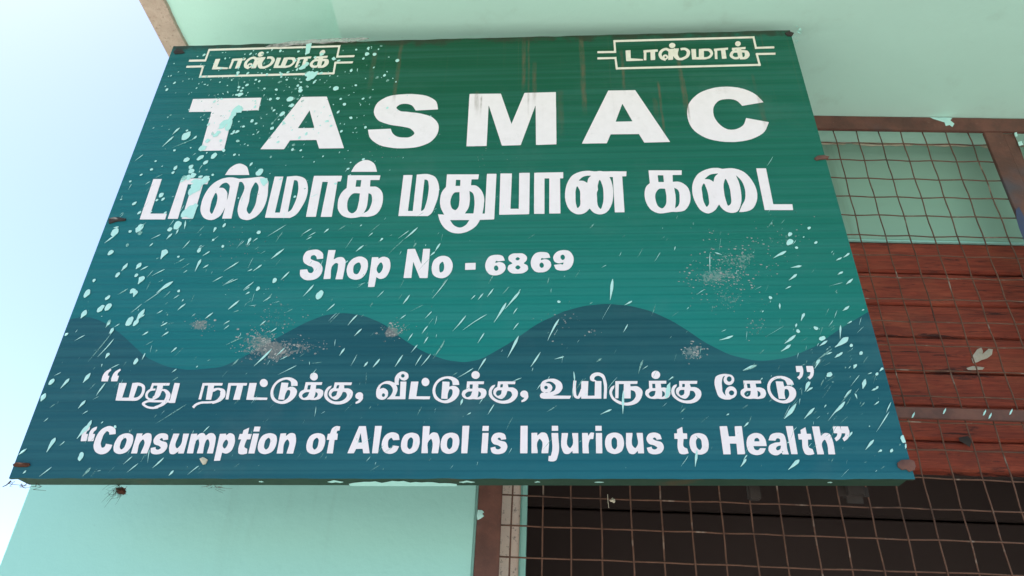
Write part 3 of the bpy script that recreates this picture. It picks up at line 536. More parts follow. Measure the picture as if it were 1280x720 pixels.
'9062,7187 -47,-23 -34,-28 -26,-31 -22,-54 -7,-59 4,-82 18,-86 16,-43 28,-32 52,-21 33,0 14,5 17,13 22,32 34,97 15,98 -6,78 -32,83 -18,28 -21,20 -17,6',
'15077,7099 -29,-15 -27,-28 -10,-31 -1,-46 7,-32 22,-35 27,-24 19,-1 30,12 22,22 11,25 4,46 -4,27 -18,39 -27,33',
'12889,7115 38,1 8,-10 5,-191 -4,-62 -278,-5 -58,4 -5,251 28,6',
'14296,7001 -33,-23 -18,-21 -13,-25 -5,-20 19,-35 26,-24 29,-16 23,-1 23,12 33,35 16,39 -13,27 -41,40 -26,13',
'13598,7007 -32,-18 -22,-27 -7,-28 1,-47 8,-31 17,-27 18,-20 20,-12 13,-1 35,16 19,18 10,24 3,47 -8,35 -25,45 -33,26'],
'health_warning': ['12786,1528 188,1 7,-7 -20,-790 -7,-12 -157,-1 -7,8 -7,744',
'14443,1524 195,1 7,-4 -3,-689 -3,-107 -4,-6 -192,-1 -7,5',
'15329,1522 179,-1 -1,-147 -180,-1',
'16562,1519 175,-1 -6,-147 -176,-1',
'10266,1531 187,1 8,-4 1,-12 -22,-791 -6,-4 -156,0 -6,3 -2,7',
'13364,1524 175,-1 -4,-137 -4,-12 -173,0 -3,12',
'2426,1547 37,2 52,-14 49,-21 53,-35 31,-33 13,-22 11,-24 27,-92 -2,-4 -20,-3 -155,-17 -7,7 -21,54 -23,23 -42,21 -21,0 -12,-9 -35,-58 -19,-64 -3,-197 4,-36 10,-29 43,-78 23,-24 13,-4 30,6 22,15 10,13 7,19 0,52 6,14 186,-31 7,-4 2,-12 -8,-86 -11,-42 -41,-65 -28,-27 -40,-23 -42,-15 -36,-7 -56,0 -57,13 -64,26 -54,36 -45,51 -32,50 -30,66 -9,39 -7,78 1,108 6,73 15,73 25,60 35,58 31,37 43,36 76,35',
'9149,1531 21,1 63,-9 18,-3 5,-7 -6,-115 -5,-4 -49,-5 -12,-14 -4,-19 1,-51 33,-2 6,-7 4,-173 -6,-7 -64,-1 -5,-10 8,-382 -6,-4 -166,1 -3,15 15,373 -2,6 -5,2 -61,0 -6,4 6,170 6,5 51,7 7,6 21,111 11,28 16,24 45,37 22,12',
'9803,1526 190,1 8,-4 201,-797 -6,-5 -176,2 -32,125 -7,4 -38,1 -141,-7 -47,-120 -6,-4 -174,0 -2,13',
'11654,1522 192,-2 3,-26 -1,-215 3,-23 11,4 40,44 22,17 36,13 43,-1 49,-12 30,-17 16,-20 24,-50 18,-56 16,-63 7,-53 -4,-120 -21,-221 -174,-1 -6,3 -1,36 13,175 -5,76 -14,53 -21,59 -9,14 -10,5 -22,-12 -37,-45 -18,-33 -11,-41 -2,-53 23,-163 4,-71 -180,0 -18,787',
'20189,1501 43,1 8,-7 8,-287 9,-8 168,2 6,31 15,220 6,39 18,4 139,6 34,-1 6,-4 -28,-767 -1,-29 -4,-8 -32,-4 -170,-5 -2,20 15,285 -172,3 -7,-5 -2,-11 -15,-263 -6,-27 -195,0 2,801 2,6 17,4',
'21864,1497 186,1 8,-4 -20,-799 -5,-7 -159,0 -7,7 -6,796',
'22585,1486 194,-1 -9,-253 2,-20 6,1 76,63 44,18 49,0 29,-7 35,-17 18,-21 13,-38 20,-124 4,-57 -3,-132 -13,-150 -1,-54 -4,-11 -176,1 2,55 18,125 4,89 -3,37 -18,80 -8,19 -12,9 -14,-4 -16,-11 -31,-30 -30,-40 -13,-35 -8,-37 -1,-48 10,-165 -4,-44 -177,0 13,764 1,33',
'23153,1485 190,1 4,-10 9,-95 3,1 6,97 4,6 193,-2 11,-136 -3,-38 -7,-35 -36,-81 -32,-49 -24,-26 -91,-61 -9,-5 -5,2 -27,84 67,55 13,15 15,29 11,43 -4,4 -87,1 -4,-2 -17,-46 -29,-58 -34,-46 -17,-17 -36,-26 -57,-36 -8,1 -28,84 49,39 32,30 15,32 10,40 -4,5 -86,3 9,188',
'1858,1533 5,0 3,-9 6,-55 -2,-22 -11,-22 -38,-41 -7,-25 -1,-46 7,-7 54,-1 7,-7 16,-208 -165,-4 -6,15 -11,58 -18,136 -2,43 6,46 20,55 32,43 32,21',
'2069,1533 5,-3 4,-22 3,-37 -3,-27 -8,-17 -43,-49 -6,-65 5,-7 54,-1 9,-8 16,-207 -167,-4 -18,94 -14,118 -1,49 7,42 15,43 29,43 44,31',
'6754,1519 173,-2 -6,-146 -174,-1 -3,15 6,118',
'18982,1480 7,1 2,-15 0,-173 108,-4 3,-3 1,-21 -9,-131 -7,-5 -94,-2 -27,-129 -4,-41 5,-41 18,-28 24,-15 53,-22 22,-132 -5,-5 -48,-15 -56,-12 -49,0 -43,6 -36,17 -20,27 -21,91 -5,63 7,92 14,87 6,55 -6,5 -75,0 -6,7 8,151 80,4 6,32 0,56 4,24',
'22386,1458 9,1 2,-7 0,-181 106,-2 5,-5 -8,-153 -7,-4 -96,-3 -29,-157 3,-45 14,-32 20,-14 55,-22 8,-6 22,-128 -4,-9 -102,-26 -59,0 -47,9 -31,19 -13,19 -10,31 -12,65 -5,60 4,65 18,127 3,43 -6,4 -73,0 -5,3 -2,7 9,150 81,4 3,14 6,97',
'6594,1485 7,-1 1,-14 -1,-169 7,-5 102,-1 4,-3 0,-24 -11,-132 -94,-2 -6,-4 -25,-128 -4,-65 5,-21 17,-25 78,-37 22,-132 -41,-15 -66,-15 -57,0 -49,9 -31,18 -17,30 -21,108 1,92 23,181 -6,5 -73,0 -7,4 8,150 8,8 75,1 5,103 4,9',
'10761,1338 53,1 50,-10 42,-15 41,-24 24,-27 15,-33 26,-110 -3,-6 -6,-1 -168,-9 -10,8 -29,47 -17,15 -20,-2 -18,-12 -34,-42 -11,-30 -6,-35 7,-89 10,-44 13,-29 12,-14 22,-10 28,-1 18,5 17,17 14,53 8,10 167,-24 12,-7 -44,-117 -26,-33 -16,-14 -56,-31 -47,-15 -47,-7 -40,4 -76,20 -31,16 -40,35 -37,55 -27,61 -11,41 -6,56 6,80 16,65 23,56 29,48 26,29 40,31 66,29',
'15053,1326 55,-2 34,-9 25,-15 28,-36 33,-100 11,-47 5,-47 -1,-111 -24,-239 -187,-1 0,43 29,165 3,76 -10,47 -21,38 -35,41 -16,7 -8,-3 -15,-16 -22,-35 -20,-41 -9,-41 -3,-44 2,-43 19,-148 -2,-44 -171,-1 -1,588 14,5 147,5 4,-6 0,-71 4,-6 82,74 31,15',
'16427,1320 32,1 50,-11 6,-8 -31,-172 -22,-2 -47,3 -12,-4 -15,-12 -18,-44 -21,-79 -8,-69 5,-202 -7,-4 -160,1 -4,3 -2,35 4,547 6,5 152,-1 6,-16 4,-59 4,-6 9,9 37,59 19,19',
'18175,1317 51,-2 55,-13 42,-20 17,-13 12,-13 12,-25 24,-105 -4,-4 -138,-17 -20,46 -24,17 -16,4 -12,-4 -21,-17 -10,-16 2,-11 69,-42 114,-28 37,-17 21,-21 21,-38 11,-32 7,-46 -7,-49 -16,-37 -37,-57 -22,-20 -35,-21 -29,-11 -50,-12 -47,-6 -55,0 -49,7 -56,20 -26,19 -12,19 -16,43 -16,71 0,6 7,3 123,28 5,-5 8,-35 11,-17 25,-15 24,-7 22,1 18,6 26,15 21,20 1,14 -6,12 -61,44 -32,14 -89,22 -35,21 -15,18 -22,34 -20,61 3,44 5,21 27,55 21,29 28,27 27,15 54,15',
'13829,1323 47,-2 37,-7 37,-12 35,-20 20,-21 9,-19 9,-26 17,-83 -15,-7 -127,-14 -17,42 -13,12 -25,11 -14,-3 -17,-13 -13,-16 -1,-14 18,-16 57,-29 96,-23 29,-8 20,-12 23,-24 24,-47 12,-52 1,-27 -16,-60 -30,-52 -23,-28 -36,-25 -41,-17 -70,-15 -30,-3 -79,3 -59,15 -28,14 -17,16 -12,17 -13,32 -19,88 129,31 6,-6 11,-41 17,-18 35,-12 28,-1 20,7 25,15 17,17 5,15 -23,26 -55,36 -31,11 -71,17 -26,10 -15,11 -35,44 -15,32 -10,35 -1,36 8,32 16,38 24,39 28,29 29,19 31,11 45,10',
'17049,1316 72,1 49,-9 63,-25 37,-28 22,-28 21,-49 14,-56 7,-70 -1,-58 -10,-66 -26,-81 -28,-52 -24,-27 -58,-38 -76,-27 -39,-6 -38,0 -57,12 -65,28 -36,27 -20,23 -27,55 -19,75 -6,55 5,84 11,58 21,61 28,50 17,21 21,17 50,28 48,17',
'11317,1325 59,1 73,-16 42,-18 25,-15 20,-20 27,-43 20,-59 12,-106 -2,-47 -12,-77 -17,-58 -30,-59 -29,-32 -40,-29 -65,-29 -53,-12 -28,-3 -37,3 -40,10 -59,23 -45,31 -23,28 -25,49 -13,47 -6,26 -6,94 7,62 18,77 21,50 31,46 26,23 50,27 53,17',
'12437,1322 67,2 52,-10 61,-24 24,-16 19,-17 18,-24 22,-51 17,-79 3,-68 -6,-67 -18,-82 -22,-55 -20,-32 -36,-35 -60,-35 -81,-23 -50,-4 -54,10 -34,12 -41,20 -42,31 -19,27 -23,47 -15,58 -9,82 7,85 15,68 22,56 20,33 38,38 37,22 53,20',
'21566,1301 86,2 48,-10 49,-24 16,-18 13,-29 10,-40 9,-113 -1,-58 -14,-140 4,-83 12,-90 -3,-15 -162,0 -5,4 -11,36 -6,6 -73,-49 -35,-17 -31,-6 -54,0 -47,12 -39,23 -32,33 -23,44 -6,34 6,51 8,26 17,37 24,29 40,26 91,37 37,10 96,6 23,8 17,16 7,37 -5,35 -17,15 -28,9 -28,-3 -13,-9 -35,-49 -10,-10 -163,8 -19,5 0,6 45,95 11,20 27,32 20,15 39,21 44,14',
'17412,1307 175,-2 -2,-49 -32,-172 -4,-93 11,-46 18,-30 28,-35 24,-15 8,1 15,11 37,50 19,35 13,46 3,41 -2,46 -17,140 -2,68 8,4 159,-2 3,-17 -7,-505 0,-43 -5,-25 -156,-1 -5,6 -3,52 -6,9 -51,-53 -19,-16 -21,-12 -20,-6 -33,-3 -43,6 -30,11 -22,18 -17,29 -25,69 -16,54 -8,58 -2,55',
'5246,1328 25,1 42,-13 26,-22 40,-49 67,65 55,16 44,-1 41,-11 36,-25 28,-31 28,-46 13,-39 15,-179 3,-269 -8,-4 -156,0 -7,5 0,59 14,129 -2,75 -12,50 -18,36 -37,57 -17,9 -24,-12 -21,-23 -15,-85 -1,-106 17,-189 -7,-4 -168,1 -4,9 0,38 10,130 -3,86 -9,48 -22,50 -21,42 -10,12 -10,4 -21,-9 -17,-14 -9,-14 -4,-18 -6,-131 14,-230 -8,-4 -167,1 -5,9 -2,41 -16,525 10,5 163,8 5,-7 0,-48 5,-7 61,61 44,15',
'7845,1323 48,1 18,-3 40,-13 15,-10 16,-15 17,-30 25,-78 19,-92 3,-65 -25,-300 -7,-4 -175,0 -8,4 2,41 28,171 3,73 -12,48 -19,34 -33,40 -19,8 -18,-12 -28,-43 -18,-42 -9,-44 0,-86 16,-120 2,-69 -173,-1 -3,14 2,577 112,8 50,0 4,-16 -1,-60 6,-6 75,69 26,15',
'13366,1312 164,1 7,-5 -16,-567 -6,-19 -163,0 -6,4 16,547',
'15320,1308 185,-2 4,-149 14,-190 1,-95 -5,-70 -10,-69 -45,-157 -14,-34 -22,-28 -32,-18 -52,-12 -75,3 -47,14 -4,7 13,131 7,4 41,-2 15,12 33,129 7,55 4,96 -21,316',
'15605,1307 176,-1 -3,-52 -32,-182 -2,-79 11,-46 21,-35 25,-30 25,-15 11,4 20,19 29,42 18,32 13,55 0,85 -17,147 -1,55 169,-1 -9,-563 2,-15 -2,-8 -160,-1 -4,6 -4,55 -4,3 -68,-66 -37,-18 -22,-4 -53,4 -33,10 -24,19 -22,38 -21,58 -18,63 -8,58 2,119 18,162',
'16566,1305 162,1 6,-4 2,-21 -15,-416 2,-15 -6,-126 -5,-7 -163,0 -6,4 13,361 -2,15',
'20971,1297 71,1 34,-7 50,-18 35,-23 35,-44 20,-41 22,-66 6,-44 -2,-129 -5,-7 -351,0 -6,-3 7,-58 10,-27 26,-20 26,-9 24,-2 29,8 52,53 140,-5 9,-4 -34,-69 -33,-46 -43,-34 -44,-19 -37,-12 -55,-9 -52,0 -57,12 -64,28 -36,31 -26,44 -18,63 -4,40 -2,66 9,74 25,90 32,64 37,42 52,37 54,26',
'3621,1328 51,1 32,-7 31,-12 28,-28 27,-60 26,-106 6,-66 -4,-110 -21,-218 -181,-2 -8,4 4,59 25,142 3,84 -8,42 -21,39 -33,40 -20,9 -19,-13 -28,-45 -17,-39 -10,-48 -1,-59 18,-158 1,-55 -172,-1 -3,6 1,584 4,4 41,3 118,2 4,-7 -1,-67 6,-7 70,65 30,18',
'8640,1318 72,-8 55,-18 43,-25 22,-20 15,-22 23,-54 17,-89 0,-83 -11,-79 -23,-74 -29,-52 -35,-35 -27,-19 -72,-31 -55,-13 -69,3 -54,16 -43,20 -36,25 -30,40 -17,35 -14,44 -11,68 -1,65 8,71 13,53 26,63 13,21 33,35 32,22 54,24 67,15',
'19398,1297 46,1 75,-16 48,-20 35,-26 24,-29 22,-51 14,-61 6,-66 -1,-55 -13,-84 -19,-60 -25,-48 -31,-34 -35,-27 -46,-22 -57,-18 -41,-6 -62,6 -63,21 -49,28 -38,41 -21,43 -13,37 -13,80 -2,61 14,92 18,58 31,62 32,33 48,29 55,20',
'6059,1320 34,2 18,-4 35,-12 34,-19 14,-12 21,-27 22,-46 31,-101 6,-81 -8,-86 -21,-88 -22,-48 -16,-21 -42,-35 -41,-20 -25,-6 -40,0 -82,28 -7,-1 -5,-230 -18,-4 -157,-6 -11,792 13,6 166,8 6,-7 9,-50 66,60',
'7213,1318 60,1 79,-19 35,-15 24,-16 32,-33 25,-51 19,-83 3,-83 -7,-71 -14,-62 -31,-72 -33,-41 -32,-26 -31,-17 -54,-20 -64,-13 -49,3 -58,15 -28,12 -46,29 -26,27 -22,36 -12,29 -16,65 -6,74 6,77 10,51 16,50 17,37 22,33 32,30 42,24 38,14',
'2999,1323 66,1 70,-16 53,-25 28,-21 13,-15 27,-52 18,-72 6,-72 -7,-95 -14,-63 -25,-62 -32,-46 -35,-29 -35,-20 -52,-21 -64,-12 -51,3 -67,18 -42,21 -38,29 -15,19 -21,38 -22,69 -7,53 -2,66 6,57 29,103 17,35 30,40 68,43 51,18',
'4055,1321 72,1 63,-13 45,-22 25,-24 12,-21 16,-63 8,-48 -138,-19 -7,7 -8,27 -9,12 -19,16 -13,4 -20,-4 -18,-16 -11,-21 11,-16 62,-33 107,-26 36,-15 13,-9 21,-27 26,-60 5,-32 -3,-45 -22,-60 -30,-46 -29,-27 -39,-21 -59,-18 -70,-9 -68,3 -46,10 -23,8 -40,27 -18,30 -26,101 2,9 127,28 7,-8 6,-29 14,-21 22,-13 25,-6 29,0 26,13 27,21 8,13 -2,10 -7,10 -55,41 -40,18 -63,14 -46,19 -29,29 -24,42 -11,33 -5,36 7,39 25,58 23,33 44,36 30,13',
'9875,1308 -5,-10 -37,-250 0,-9 5,-4 103,0 6,4 -67,262',
'4411,1311 165,1 10,-4 -6,-67 -28,-165 -3,-83 12,-45 17,-30 33,-38 18,-10 26,14 35,49 20,36 11,47 3,48 -20,195 0,51 166,0 3,-15 -10,-575 -157,0 -6,6 -4,56 -4,3 -74,-71 -40,-15 -31,-3 -55,9 -24,13 -16,14 -25,48 -31,94 -10,71 2,117',
'6756,1307 163,1 7,-5 -16,-555 -1,-23 -5,-7 -165,0 -5,7 0,18 15,462',
'17068,1181 -15,-5 -17,-14 -34,-42 -14,-44 -5,-81 6,-67 11,-41 17,-25 19,-18 20,-12 11,-1 11,4 16,12 23,29 16,32 5,23 6,148 -7,38 -21,35 -26,24',
'11325,1188 -30,-20 -31,-39 -16,-51 -4,-55 5,-88 6,-24 10,-23 16,-21 22,-20 15,-7 15,0 24,17 23,30 12,27 8,41 5,111 -4,51 -12,26 -32,36 -18,9',
'12449,1186 -39,-30 -20,-29 -10,-24 -9,-50 -1,-79 6,-47 14,-40 28,-34 18,-12 14,-4 12,3 22,17 18,24 15,29 9,46 4,126 -9,48 -13,21 -30,30 -15,6',
'8625,1181 -35,-21 -32,-39 -14,-39 -6,-74 3,-73 15,-50 26,-34 16,-14 16,-6 14,0 13,9 17,17 19,27 13,33 6,56 2,94 -3,39 -9,24 -25,33 -18,12',
'3011,1187 -34,-24 -26,-32 -15,-40 -5,-33 1,-99 9,-54 25,-38 21,-20 14,-8 25,4 34,34 19,37 7,45 4,125 -11,49 -12,21 -21,21 -13,9',
'7218,1180 -31,-23 -32,-46 -9,-29 -6,-78 2,-56 9,-44 7,-18 24,-31 21,-17 15,-6 19,6 20,17 17,22 14,30 8,47 5,118 -6,42 -22,39 -29,24',
'19402,1160 -14,-6 -19,-15 -32,-40 -15,-47 -4,-61 5,-83 11,-40 29,-37 18,-15 18,-7 12,4 18,13 33,47 10,32 3,26 4,98 -1,40 -12,42 -29,34 -23,15',
'20997,1154 -32,-14 -17,-15 -13,-26 -7,-46 136,0 4,5 0,44 -7,20 -16,20 -18,12',
'6001,1129 -29,-29 -24,-50 -10,-35 -2,-42 3,-26 17,-36 32,-36 23,-12 21,8 25,37 19,56 6,57 -9,38 -19,33 -31,33',
'21612,932 -36,-6 -35,-11 -23,-15 -25,-25 -11,-18 -3,-17 7,-21 13,-16 16,-7 25,3 34,18 24,22 15,29 16,60 -3,6'],
'tamil_health_warning': ['22479,3348 183,0 4,-11 7,-71 0,-48 -7,-54 -12,-45 -24,-64 -30,-50 -16,-20 -82,-74 -50,79 48,33 29,27 19,41 17,57 -6,5 -91,3',
'22784,3346 183,0 4,-11 6,-71 -1,-51 -18,-89 -26,-70 -26,-45 -20,-26 -83,-73 -49,78 52,36 25,24 20,41 17,57 -6,5 -91,4 8,165',
'1896,3389 7,1 6,-4 28,-44 -56,-83 -5,-34 2,-30 9,-37 42,-2 8,-5 5,-176 -8,-4 -187,2 -7,17 -9,60 -5,76 5,53 18,70 12,25 28,39 22,20',
'2195,3387 6,3 5,-3 31,-47 -51,-70 -7,-17 -4,-37 9,-58 45,-4 7,-8 2,-174 -194,0 -14,66 -6,73 10,86 14,47 21,43 23,28',
'18386,3219 40,1 45,-17 19,-15 18,-24 13,-30 4,-22 -4,-45 -19,-45 -32,-35 -26,-17 -24,-9 -52,-3 -45,17 -19,15 -19,23 -12,30 -4,22 4,48 8,23 18,30 22,23 22,15',
'13077,3242 40,-3 46,-19 35,-37 20,-49 2,-36 -3,-19 -22,-46 -38,-32 -44,-14 -45,5 -49,25 -23,24 -12,20 -14,48 4,46 20,40 37,34',
'10890,3243 35,1 37,-8 43,-17 39,-25 20,-21 18,-33 10,-36 2,-58 -16,-37 -23,-28 -32,-23 -35,-11 -48,4 -40,14 -23,15 -43,49 -9,2 -12,-110 3,-39 15,-70 -6,-3 -72,0 -3,-4 42,-77 12,-61 -2,-45 -12,-64 -39,-110 9,-5 130,-1 6,5 -27,466 170,1 5,-4 4,-46 17,-484 -1,-27 -545,1 17,23 62,60 29,40 35,92 6,28 2,45 -11,45 -15,32 -48,64 -50,36 -31,13 -46,11 -57,1 -20,-4 -38,-13 -30,-19 -18,-20 -11,-23 -25,-80 2,-4 6,0 71,27 36,4 52,-20 52,-39 28,-35 18,-52 5,-73 -4,-25 -14,-38 -14,-25 -30,-36 -39,-21 -29,-7 -38,-4 -58,11 -37,16 -40,26 -26,32 -17,41 -14,70 -4,60 5,67 10,45 14,38 27,50 43,48 47,38 74,38 58,17 86,2 56,-17 84,-37 19,-3 -12,104 0,29 6,39 19,52 22,39 39,46 48,33 41,16',
'16673,3178 40,1 43,-7 38,-14 43,-22 28,-23 20,-24 16,-29 13,-35 30,-141 9,-61 3,-60 -8,-145 -30,-271 -75,-3 -6,5 7,109 16,132 6,126 -6,105 -20,143 -13,33 -30,35 -46,30 -38,11 -59,-14 -30,-18 -26,-37 -8,-41 5,-13 13,-12 46,-21 0,-6 -12,-6 2,-4 149,-2 6,-5 -29,-548 -572,1 -7,8 1,68 -38,-55 -28,-19 -15,-4 -46,4 -28,12 -31,21 -23,30 -16,47 -10,176 2,63 13,143 8,64 4,15 6,3 73,-11 7,-7 -20,-160 -4,-142 5,-113 8,-41 11,-12 21,-13 7,6 52,113 38,107 13,6 9,238 8,8 201,-4 -37,-457 7,-4 191,2 32,450 -3,3 -41,-4 -21,4 -34,13 -23,16 -17,29 -7,61 15,49 18,25 37,39 58,36 42,12',
'8207,3220 41,-3 26,-10 32,-21 29,-33 19,-43 6,-59 -6,-22 -13,-26 -31,-27 -46,-14 -43,8 -37,19 -26,24 -15,20 -20,46 -4,46 13,46 19,24 16,12',
'20355,3107 71,1 115,-20 31,-10 21,-13 25,-25 16,-30 12,-42 -3,-60 -11,-35 -20,-38 -20,-25 -43,-35 -25,-12 -39,-11 -37,1 -48,19 -24,19 -20,27 -11,25 -8,44 4,51 23,57 30,42 -1,6 -23,-2 -33,-26 -18,-29 -19,-48 -25,-98 -6,-50 -13,-220 5,-31 22,-53 18,-28 22,-25 11,-8 5,2 -10,43 -2,38 5,34 20,53 36,54 29,27 38,22 36,13 32,3 28,-4 33,-12 31,-23 21,-27 16,-33 7,-28 4,-41 -7,-46 -19,-50 -26,-40 -29,-31 -33,-23 -33,-14 -33,-8 -4,-4 -2,-12 -25,-5 -9,-8 -92,-3 -64,3 -76,26 -58,38 -20,22 -25,49 -11,44 -30,184 -7,104 8,85 20,79 18,48 14,26 13,15 20,16 41,23 67,25',
'10905,3161 -20,-9 -11,-14 -7,-19 2,-27 12,-26 9,-10 17,-10 24,-4 27,10 10,13 8,20 -2,30 -8,19 -18,17 -25,11',
'21925,3031 96,1 75,-14 59,-23 75,-45 39,-34 27,-38 10,-27 17,-91 -4,-4 -20,-4 -166,-5 -5,8 -12,69 -14,47 -11,21 -33,28 -57,28 -47,11 -55,-6 -52,-16 -53,-25 -42,-28 -47,-44 -38,-54 -32,-82 -11,-66 1,-68 8,-50 22,-68 31,-54 47,-55 37,-31 31,-19 63,-22 58,-7 55,10 34,15 37,25 33,34 27,40 20,43 11,46 0,66 -9,43 -8,16 -10,9 -33,11 -23,-1 -17,-13 -14,-31 -17,-62 -8,-62 2,-126 -4,-15 -176,8 -5,3 -1,11 3,523 7,5 45,0 157,-9 6,-157 84,29 51,0 61,-20 43,-29 34,-33 24,-42 8,-47 -3,-62 -7,-37 -22,-56 -28,-46 -46,-55 -46,-41 -50,-32 -37,-18 -83,-25 -88,-3 -89,16 -53,19 -52,25 -75,52 -49,56 -33,65 -27,90 -7,43 -3,56 10,94 21,72 26,54 24,37 42,54 39,36 42,27 78,35 63,16',
'12246,3078 89,-2 69,-15 70,-29 62,-39 44,-42 16,-24 15,-42 13,-80 -7,-5 -35,-3 -148,-4 -4,9 -15,84 -11,32 -10,17 -20,20 -21,16 -58,26 -43,8 -53,-7 -58,-19 -66,-36 -51,-41 -47,-58 -29,-61 -19,-77 -3,-93 15,-69 28,-70 42,-60 54,-51 56,-32 39,-13 41,-7 59,3 57,23 46,34 43,54 21,44 10,31 6,57 -2,38 -12,45 -10,12 -19,11 -18,4 -26,-1 -17,-15 -11,-27 -23,-95 -4,-57 2,-110 -8,-4 -50,0 -125,8 -3,38 4,497 4,7 175,-7 29,-5 5,-42 -1,-77 3,-34 7,-1 54,23 33,7 47,-4 51,-16 44,-27 40,-42 23,-44 7,-54 -11,-86 -18,-47 -45,-72 -54,-58 -54,-39 -73,-37 -72,-20 -73,-3 -53,7 -75,20 -87,40 -59,41 -38,39 -24,35 -23,47 -28,86 -12,82 4,77 6,41 22,74 40,78 43,58 51,48 77,44 91,29',
'20504,3027 -25,-9 -27,-26 -17,-35 -4,-29 8,-35 14,-22 21,-13 29,-1 24,10 24,22 16,29 7,25 -4,38 -15,29 -28,17',
'7425,3073 75,-2 59,-11 55,-20 82,-47 40,-33 31,-42 13,-39 12,-80 -14,-6 -176,-4 -20,97 -17,39 -19,22 -25,18 -59,27 -38,8 -39,-4 -52,-13 -59,-26 -71,-49 -26,-26 -32,-42 -21,-42 -23,-74 -6,-45 0,-71 20,-87 12,-32 27,-48 44,-52 36,-32 34,-21 64,-23 40,-7 36,0 34,7 31,12 51,35 41,45 32,66 10,32 4,48 -4,51 -8,29 -13,17 -16,10 -19,4 -27,-1 -21,-23 -28,-96 -5,-54 1,-134 -66,-1 -116,8 -3,16 3,475 1,46 6,4 202,-9 4,-16 0,-133 5,-8 63,25 41,7 46,-7 32,-11 44,-25 47,-47 24,-45 5,-29 0,-38 -9,-70 -31,-71 -53,-73 -56,-53 -84,-50 -82,-25 -70,-7 -79,10 -86,27 -59,28 -46,29 -46,42 -41,60 -22,48 -26,86 -6,52 -1,51 8,74 23,84 30,61 46,65 50,50 59,39 60,25 60,17',
'11589,3033 23,1 30,-7 39,-24 32,-42 16,-42 3,-39 -2,-19 -7,-26 -13,-26 -34,-32 -38,-13 -44,4 -39,20 -32,35 -22,52 -4,48 14,52 20,27 14,12 22,13',
'15306,2983 87,1 41,-7 53,-17 61,-33 49,-38 26,-30 25,-54 11,-51 2,-51 -7,-38 -31,-63 -26,-35 -34,-35 -35,-25 -70,-28 -67,-20 -8,-7 39,-5 475,-8 4,-8 -38,-81 -9,-4 -749,3 -66,17 -19,16 -19,34 -6,29 6,28 9,19 11,15 25,23 29,10 40,5 -40,21 -29,28 -15,30 -9,28 -6,42 1,66 9,48 16,41 27,40 20,18 42,26 94,35',
'6706,3022 41,0 23,-7 37,-20 35,-33 29,-52 7,-39 -3,-33 -8,-23 -24,-33 -42,-19 -24,-3 -25,4 -29,9 -27,17 -39,39 -21,40 -7,22 -2,26 9,49 32,40',
'20902,2891 501,-3 -5,-82 -3,-6 -160,-4 2,-109 2,-11 5,-3 89,3 52,-14 55,-28 25,-26 17,-47 6,-59 -6,-34 -16,-40 -31,-47 -33,-27 -33,-16 -73,-15 -72,-7 -119,13 -81,-9 -48,1 -55,6 -54,17 -26,15 -33,29 -38,52 -7,28 0,44 13,46 19,31 21,20 53,29 21,17 8,226',
'18181,2899 502,-2 -9,-89 -159,-3 2,-107 2,-15 6,-2 75,6 62,-14 47,-23 33,-29 14,-28 8,-34 3,-32 -3,-37 -18,-50 -27,-44 -29,-28 -36,-18 -49,-13 -61,-9 -72,0 -76,10 -31,0 -75,-9 -60,4 -40,6 -41,13 -55,38 -32,38 -14,28 -7,31 4,44 9,31 20,38 22,19 64,36 10,10 7,212',
'19057,2891 517,-2 2,-10 -15,-73 -5,-9 -202,-1 -6,-4 21,-98 109,1 50,-14 59,-39 39,-44 13,-25 7,-34 1,-47 -4,-34 -12,-44 -40,-71 -45,-52 -35,-30 -29,-19 -75,-34 -90,-19 -110,-3 -98,17 -49,16 -57,25 -67,43 -76,67 -42,60 -17,41 -10,75 1,38 7,41 27,72 36,50 18,16 27,16 63,20 7,-5 -16,-57 -55,-75 -14,-32 -9,-53 1,-40 15,-63 26,-47 34,-38 47,-40 43,-25 83,-26 53,-6 92,6 52,13 56,28 53,51 32,51 6,18 1,37 -13,38 -25,39 -17,14 -20,7 -60,6 -9,-16 -26,-99 -18,-34 -48,-64 -46,-33 -24,-6 -22,-1 -59,17 -56,31 -56,48 -26,31 -19,37 -7,35 1,40 11,44 22,42 82,61 8,124',
'17205,2895 645,-3 -11,-70 -7,-19 -193,-1 -5,-8 -1,-60 6,-8 44,0 93,9 35,-4 33,-10 28,-16 38,-31 23,-23 25,-41 11,-51 -4,-50 -14,-59 -29,-75 -33,-58 -35,-47 -24,-27 -50,-41 -66,-33 -67,-22 -46,-9 -75,-9 -60,0 -88,13 -95,31 -80,44 -82,64 -38,44 -18,28 -34,73 -20,75 1,63 9,41 13,37 32,54 38,32 65,34 3,-3 -3,-19 -12,-57 -44,-72 -19,-44 -7,-44 7,-50 12,-41 15,-34 38,-49 47,-36 67,-38 86,-37 85,-20 54,0 75,16 65,27 50,38 50,65 20,40 9,31 2,31 -4,35 -6,25 -17,38 -29,22 -76,24 -5,-8 -19,-252 -206,0 38,448 -6,5 -128,1 -7,-5 -6,-44 -37,-395 -6,-5 -83,2',
'12853,2909 499,-2 2,-16 -8,-71 -159,-3 4,-117 7,-8 94,2 30,-7 54,-23 21,-15 19,-21 20,-57 2,-56 -14,-51 -32,-56 -30,-29 -37,-19 -49,-13 -64,-9 -62,0 -76,10 -41,0 -81,-9 -47,4 -77,16 -54,34 -28,29 -26,42 -5,16 -1,44 12,51 14,27 19,21 72,43 12,13 6,211',
